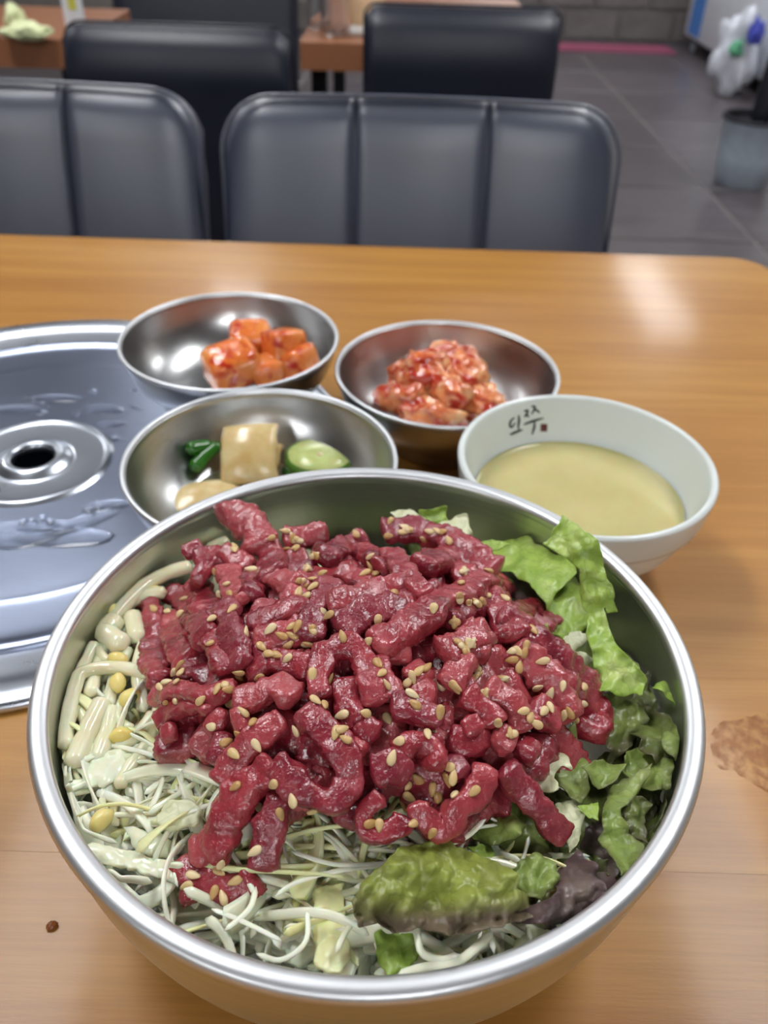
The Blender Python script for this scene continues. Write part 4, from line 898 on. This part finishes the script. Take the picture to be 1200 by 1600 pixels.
def chair(cx_, y, wd, ztop, label, front=True, leather='leather', rz=0.0, group=None, rc=0.045, seams=2, dip=0.0):
    """front: padded face towards -y (towards the table); otherwise the chair faces +y"""
    s = 1 if front else -1
    e = empty('dining_chair', (cx_, y, FZ), label, 'chair', group)
    L = MATS[leather]; x0, x1 = cx_-wd/2, cx_+wd/2; zb = -0.30
    def top(x):
        d = max(0, abs(x-cx_)-(wd/2-rc)); return ztop-dip*((x-cx_)/wd*2)**2-(rc-math.sqrt(max(0, rc*rc-d*d)))
    lean = lambda t_: s*(0.03*t_+0.05*t_*t_) if front else s*0.03*t_
    bounds = np.linspace(x0, x1, seams+2); th = 0.055
    bb = mk('backrest_shell', *backrest_slab(x0+0.004, x1-0.004, zb, lambda x: top(x)-0.004, lambda x, t_: y+lean(t_)+s*0.012, lambda x, t_: y+lean(t_)+s*(th-0.008*((x-cx_)/wd*2)**4-0.025*max(0, t_-0.85)/0.15), 30, 14), L, e); fixn(bb)
    for a, b in zip(bounds[:-1], bounds[1:]):
        def yf(x, t_, a=a, b=b):
            q = min((x-a), (b-x))/0.004; ed = smooth01(min(1, q))**0.6 if q < 1 else 1.0
            tt = smooth01(min(1, (1-t_)/0.03))
            return y+lean(t_)+s*(0.008-0.0035*ed*tt-0.003*math.sin(math.pi*(x-a)/(b-a))*tt)
        p = mk('cushion_panel', *backrest_slab(a+0.001, b-0.001, zb, lambda x: top(x)-0.001, yf, lambda x, t_: y+lean(t_)+s*0.02, 20, 18), L, e); fixn(p)
    pts = [(x0, y+lean(0)+s*0.012, zb)]
    xs = [x0]+[cx_-wd/2+rc*(1-math.cos(k/8*math.pi/2)) for k in range(1, 9)]+[cx_+(wd/2-rc)*q for q in np.linspace(-0.9, 0.9, 9)]+[cx_+wd/2-rc*(1-math.cos(k/8*math.pi/2)) for k in range(8, 0, -1)]+[x1]
    for x in xs: pts.append((x, y+lean((top(x)-zb)/(ztop-zb))+s*0.006, top(x)+0.001))
    pts.append((x1, y+lean(0)+s*0.012, zb))
    v, f = sweep(np.array(pts), 0.0020, 0.0020, 8, (0, 1, 0), taper=0.1); mk('piping', v, f, L, e)
    sy = y-s*0.20
    v, f = box((cx_, sy, FZ+0.43), (wd-0.02, 0.43, 0.07), 0.02, 3); mk('seat', v, f, L, e)
    for sx in (-1, 1):
        for q in (-0.19, 0.19):
            P = np.array([(cx_+sx*(wd/2-0.03), sy+q, FZ+0.40), (cx_+sx*(wd/2-0.015), sy+q*1.08, FZ+0.004)]); P = resample(P, 0.1)
            v, f = sweep(P, 0.012, 0.012, 10, (0, 1, 0), taper=0.02); mk('leg', v, f, MATS['dark_metal'], e)
    for sx in (-1, 1):
        P = resample(np.array([(cx_+sx*(wd/2-0.06), y+s*0.02, FZ+0.40), (cx_+sx*(wd/2-0.06), y+s*0.03, zb+0.06)]), 0.05)
        v, f = sweep(P, 0.012, 0.012, 10, (0, 1, 0), taper=0.02); mk('back_post', v, f, MATS['dark_metal'], e)
    return e
YC = 0.76
a = ony(346, 300, YC+0.05); b = ony(968, 300, YC+0.05); tp = ony(660, 156, YC+0.08)
chair((a[0]+b[0])/2, YC, b[0]-a[0], tp[2], 'black padded leather dining chair with two seams, full back behind the kimchi bowls', dip=0.004)
a = ony(312, 300, YC+0.05); tp = ony(120, 133, YC+0.08); wl = b[0]-ony(346, 300, YC+0.05)[0]
chair(a[0]-wl/2, YC, wl, tp[2], 'black padded leather dining chair behind the steel grill cover', dip=0.004)
YR = 1.50
a = ony(116, 80, YR); b = ony(462, 80, YR); tp = ony(290, 33, YR)
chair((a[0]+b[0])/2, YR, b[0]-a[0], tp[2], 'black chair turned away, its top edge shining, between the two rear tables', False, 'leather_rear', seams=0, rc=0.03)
a = ony(570, 80, YR); b = ony(868, 60, YR); tp = ony(720, 5, YR)
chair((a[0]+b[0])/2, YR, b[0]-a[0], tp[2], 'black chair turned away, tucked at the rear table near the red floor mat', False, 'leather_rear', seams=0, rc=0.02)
a = ony(170, 20, 2.5); b = ony(462, 20, 2.5)
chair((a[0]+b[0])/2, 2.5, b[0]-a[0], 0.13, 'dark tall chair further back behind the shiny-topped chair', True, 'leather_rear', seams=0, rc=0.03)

# ------------------------------------------------------------------ rear tables and what lies on them
def rtable(x0, x1, y0, y1, label):
    e = empty('dining_table', ((x0+x1)/2, (y0+y1)/2, FZ), label, 'table')
    mk('tabletop', *slab_poly(rounded_rect(x0, x1, y0, y1, 0.006, 3), -0.046, 0.0), MATS['rear_wood'], e, smooth=False)
    for x in (x0+0.03, x1-0.03):
        for y in (y0+0.06, y1-0.06):
            v, f = box((x, y, (FZ-0.046)/2), (0.03, 0.03, T-0.046), 0.004); mk('leg', v, f, MATS['dark_metal'], e, smooth=False)
rtable(-1.6, onz(112, 62)[0], 1.63, 2.02, 'brown wooden rear table with a crumpled pale napkin on it')
rtable(onz(468, 64)[0], onz(874, 80)[0], 1.69, 2.4, 'brown wooden rear table with glassware on it')
# crumpled pale green wrap on the left rear table
def crumple(c, d, name, mat, label, cat, sd, parent=None):
    bm = bmesh.new(); bmesh.ops.create_icosphere(bm, subdivisions=4, radius=1); V = []
    for v in bm.verts:
        q = v.co; k = 1+0.5*noise.noise(q*1.6+Vector((sd, 0, 0)))+0.28*abs(noise.noise(q*3.7+Vector((0, sd, 0)))); V.append((c[0]+q.x*d[0]/2*k, c[1]+q.y*d[1]/2*k, max(c[2]-d[2]/2, c[2]+q.z*d[2]/2*k)))
    bm.verts.index_update(); F = [[q.index for q in p.verts] for p in bm.faces]; bm.free()
    return mk(name, V, F, MATS[mat], parent, origin=None if parent else (c[0], c[1], c[2]-d[2]/2), label=label, cat=cat)
c = onz(40, 50, 0.012); crumple((c[0], c[1], 0.0125), (0.07, 0.05, 0.025), 'crumpled_napkin', 'pale_leaf', 'crumpled pale green napkin on the rear table edge', 'napkin', 4.0)
c = onz(18, 35, 0.02); crumple((c[0], c[1]+0.02, 0.022), (0.035, 0.035, 0.044), 'napkin_twist', 'pale_leaf', 'pale green napkin corner twisted upward', 'napkin', 9.0)
pb = onz(132, 24); e = empty('menu_card', (pb[0], pb[1], 0), 'white card with a yellow mark standing on the rear table', 'card')
e.location = (onz(112, 62)[0]-0.018, 1.72, 0.0)
x, y = e.location.x, e.location.y
v, f = box((x, y, 0.05), (0.034, 0.012, 0.10), 0.001, 1); mk('card', v, f, MATS['paper_white'], e, smooth=False)
v, f = box((x+0.002, y-0.0065, 0.05), (0.014, 0.001, 0.03)); mk('yellow_mark', v, f, MATS['yellow_print'], e, smooth=False)
tx = onz(112, 62)[0]; v, f = box((tx-0.004, 1.622, -0.063), (0.020, 0.004, 0.046), 0.001, 1); mk('wooden_tag', v, f, MATS['beige'], origin=(tx-0.004, 1.622, -0.086), smooth=False, label='small beige tag hanging under the rear table corner', cat='tag')
def vessel(px, y, h, r_, name, mat, label, cat):
    x = ony(px, 50, y)[0]
    prof = smoothprof([(0, 0.001), (r_*0.8, 0.0), (r_*0.86, 0.004), (r_*0.95, h*0.5), (r_, h), (r_*0.94, h), (r_*0.88, h*0.5), (r_*0.78, 0.008), (0, 0.007)], 3)
    return mk(name, *lathe(list(map(tuple, prof)), (x, y, 0), 40), MATS[mat], origin=(x, y, 0), label=label, cat=cat)
vessel(522, 1.76, 0.075, 0.026, 'water_glass', 'clear_glass', 'clear drinking glass on the rear table', 'glass')
vessel(500, 1.83, 0.09, 0.024, 'water_glass', 'clear_glass', 'taller clear glass standing behind the drinking glass', 'glass')
vessel(572, 1.84, 0.055, 0.035, 'paper_cup', 'peach', 'peach coloured cup beside the glasses on the rear table', 'cup')
x = ony(575, 48, 1.80)[0]; v, f = box((x+0.03, 1.80, 0.006), (0.13, 0.09, 0.012), 0.004, 2); mk('serving_tray', v, f, MATS['tray'], origin=(x+0.03, 1.80, 0), label='flat pale tray on the rear table under the cup', cat='tray')

# ------------------------------------------------------------------ far right: mat, freezer, bin, bag
p0, p1 = onz(866, 78, FZ), onz(1042, 82, FZ)
v, f = box(((p0[0]+p1[0])/2-0.1, 6.72, FZ+0.006), (p1[0]-p0[0]+0.3, 0.30, 0.012), 0.004, 1); mk('floor_mat', v, f, MATS['pink_mat'], origin=((p0[0]+p1[0])/2, 6.72, FZ), smooth=False, label='pinkish red floor mat along the block wall', cat='mat')
fx = 2.03
fr = empty('chest_freezer', (fx+0.33, 6.0, FZ), 'white chest freezer on castors with a blue sticker', 'freezer')
v, f = box((fx+0.33, 5.95, FZ+0.09+0.38), (0.66, 1.75, 0.76), 0.012, 2); mk('cabinet', v, f, MATS['freezer_white'], fr)
v, f = box((fx+0.33, 5.95, FZ+0.88), (0.67, 1.76, 0.05), 0.012, 2); mk('lid', v, f, MATS['freezer_white'], fr)
v, f = box((fx+0.35, 5.95, FZ+0.075), (0.60, 1.68, 0.03)); mk('base_frame', v, f, MATS['dark_metal'], fr, smooth=False)
v, f = box((fx-0.001, 6.60, FZ+0.25), (0.003, 0.26, 0.27), 0.001, 1); mk('blue_sticker', v, f, MATS['blue_sticker'], fr, smooth=False, label='blue rectangular sticker')
for yy in (6.7, 6.2, 5.7, 5.2):
    for xx in (fx+0.05, fx+0.6):
        P = np.array([(xx-0.012, yy, FZ+0.03), (xx, yy, FZ+0.03), (xx+0.012, yy, FZ+0.03)]); v, f = sweep(P, 0.03, 0.03, 16, taper=0.1, cap=False); mk('castor', v, f, MATS['grey_plastic'], fr)
c = ony(1165, 70, 4.9); hb = ony(1165, 115, 4.9)
bag = empty('plastic_bag', (1.875, 5.28, FZ), 'white plastic bag with green print slumped against the freezer', 'bag')
bagz = FZ+0.28
crumple((1.875, 5.28, FZ+0.21), (0.20, 0.26, 0.42), 'sack', 'bag_plastic', None, None, 2.5, bag)
crumple((1.835, 5.15, FZ+0.25), (0.07, 0.06, 0.07), 'green_print', 'green_print', None, None, 6.5, bag)
crumple((1.90, 5.10, FZ+0.34), (0.07, 0.07, 0.12), 'blue_wrapper', 'blue_plastic', None, None, 1.5, bag)
bc = onz(1164, 298, FZ); bx_, by_ = bc[0]+0.012, bc[1]+0.10
bn = empty('waste_bin', (bx_, by_, FZ), 'pale grey round waste bin standing on the dark floor', 'bin')
prof = [(0, 0.004), (0.098, 0.0), (0.104, 0.004), (0.118, 0.16), (0.128, 0.315), (0.133, 0.32), (0.133, 0.33), (0.128, 0.332), (0.122, 0.325), (0.112, 0.16), (0.098, 0.012), (0, 0.01)]
prof = [(r, z*0.76) for r, z in prof]
mk('body', *lathe(prof, (bx_, by_, FZ), 48), MATS['grey_plastic'], bn)
mk('liner', *lathe(smoothprof([(0.1335, 0.243), (0.1355, 0.250), (0.130, 0.258), (0.118, 0.250), (0.105, 0.22), (0.0, 0.19)], 3), (bx_, by_, FZ), 40), MATS['black_cloth'], bn)
um = empty('folded_umbrella', (bx_+0.01, by_+0.0, FZ+0.20), 'dark furled umbrella standing in the waste bin', 'umbrella')
P = resample(np.array([(bx_+0.01, by_, FZ+0.205), (bx_+0.055, by_+0.05, FZ+0.62)]), 0.03); n = len(P)
v, f = sweep(P, 0.030+0.022*np.sin(np.linspace(0.2, 2.6, n)), 0.030+0.022*np.sin(np.linspace(0.2, 2.6, n)), 10, (0, 1, 0), power=1.6, twist=2.0, taper=0.1); mk('canopy', v, f, MATS['black_cloth'], um)
P = resample(np.array([(bx_+0.055, by_+0.05, FZ+0.615), (bx_+0.067, by_+0.064, FZ+0.74)]), 0.02); v, f = sweep(P, 0.012, 0.012, 10, (0, 1, 0), taper=0.2); mk('handle', v, f, MATS['blue_plastic'], um)

# ------------------------------------------------------------------ lift everything from table-top coordinates to the floor at z = 0
bpy.context.view_layer.update()
for o in list(scene.objects):
    if o.parent is None and o.type not in {'CAMERA'}: o.location.z += T
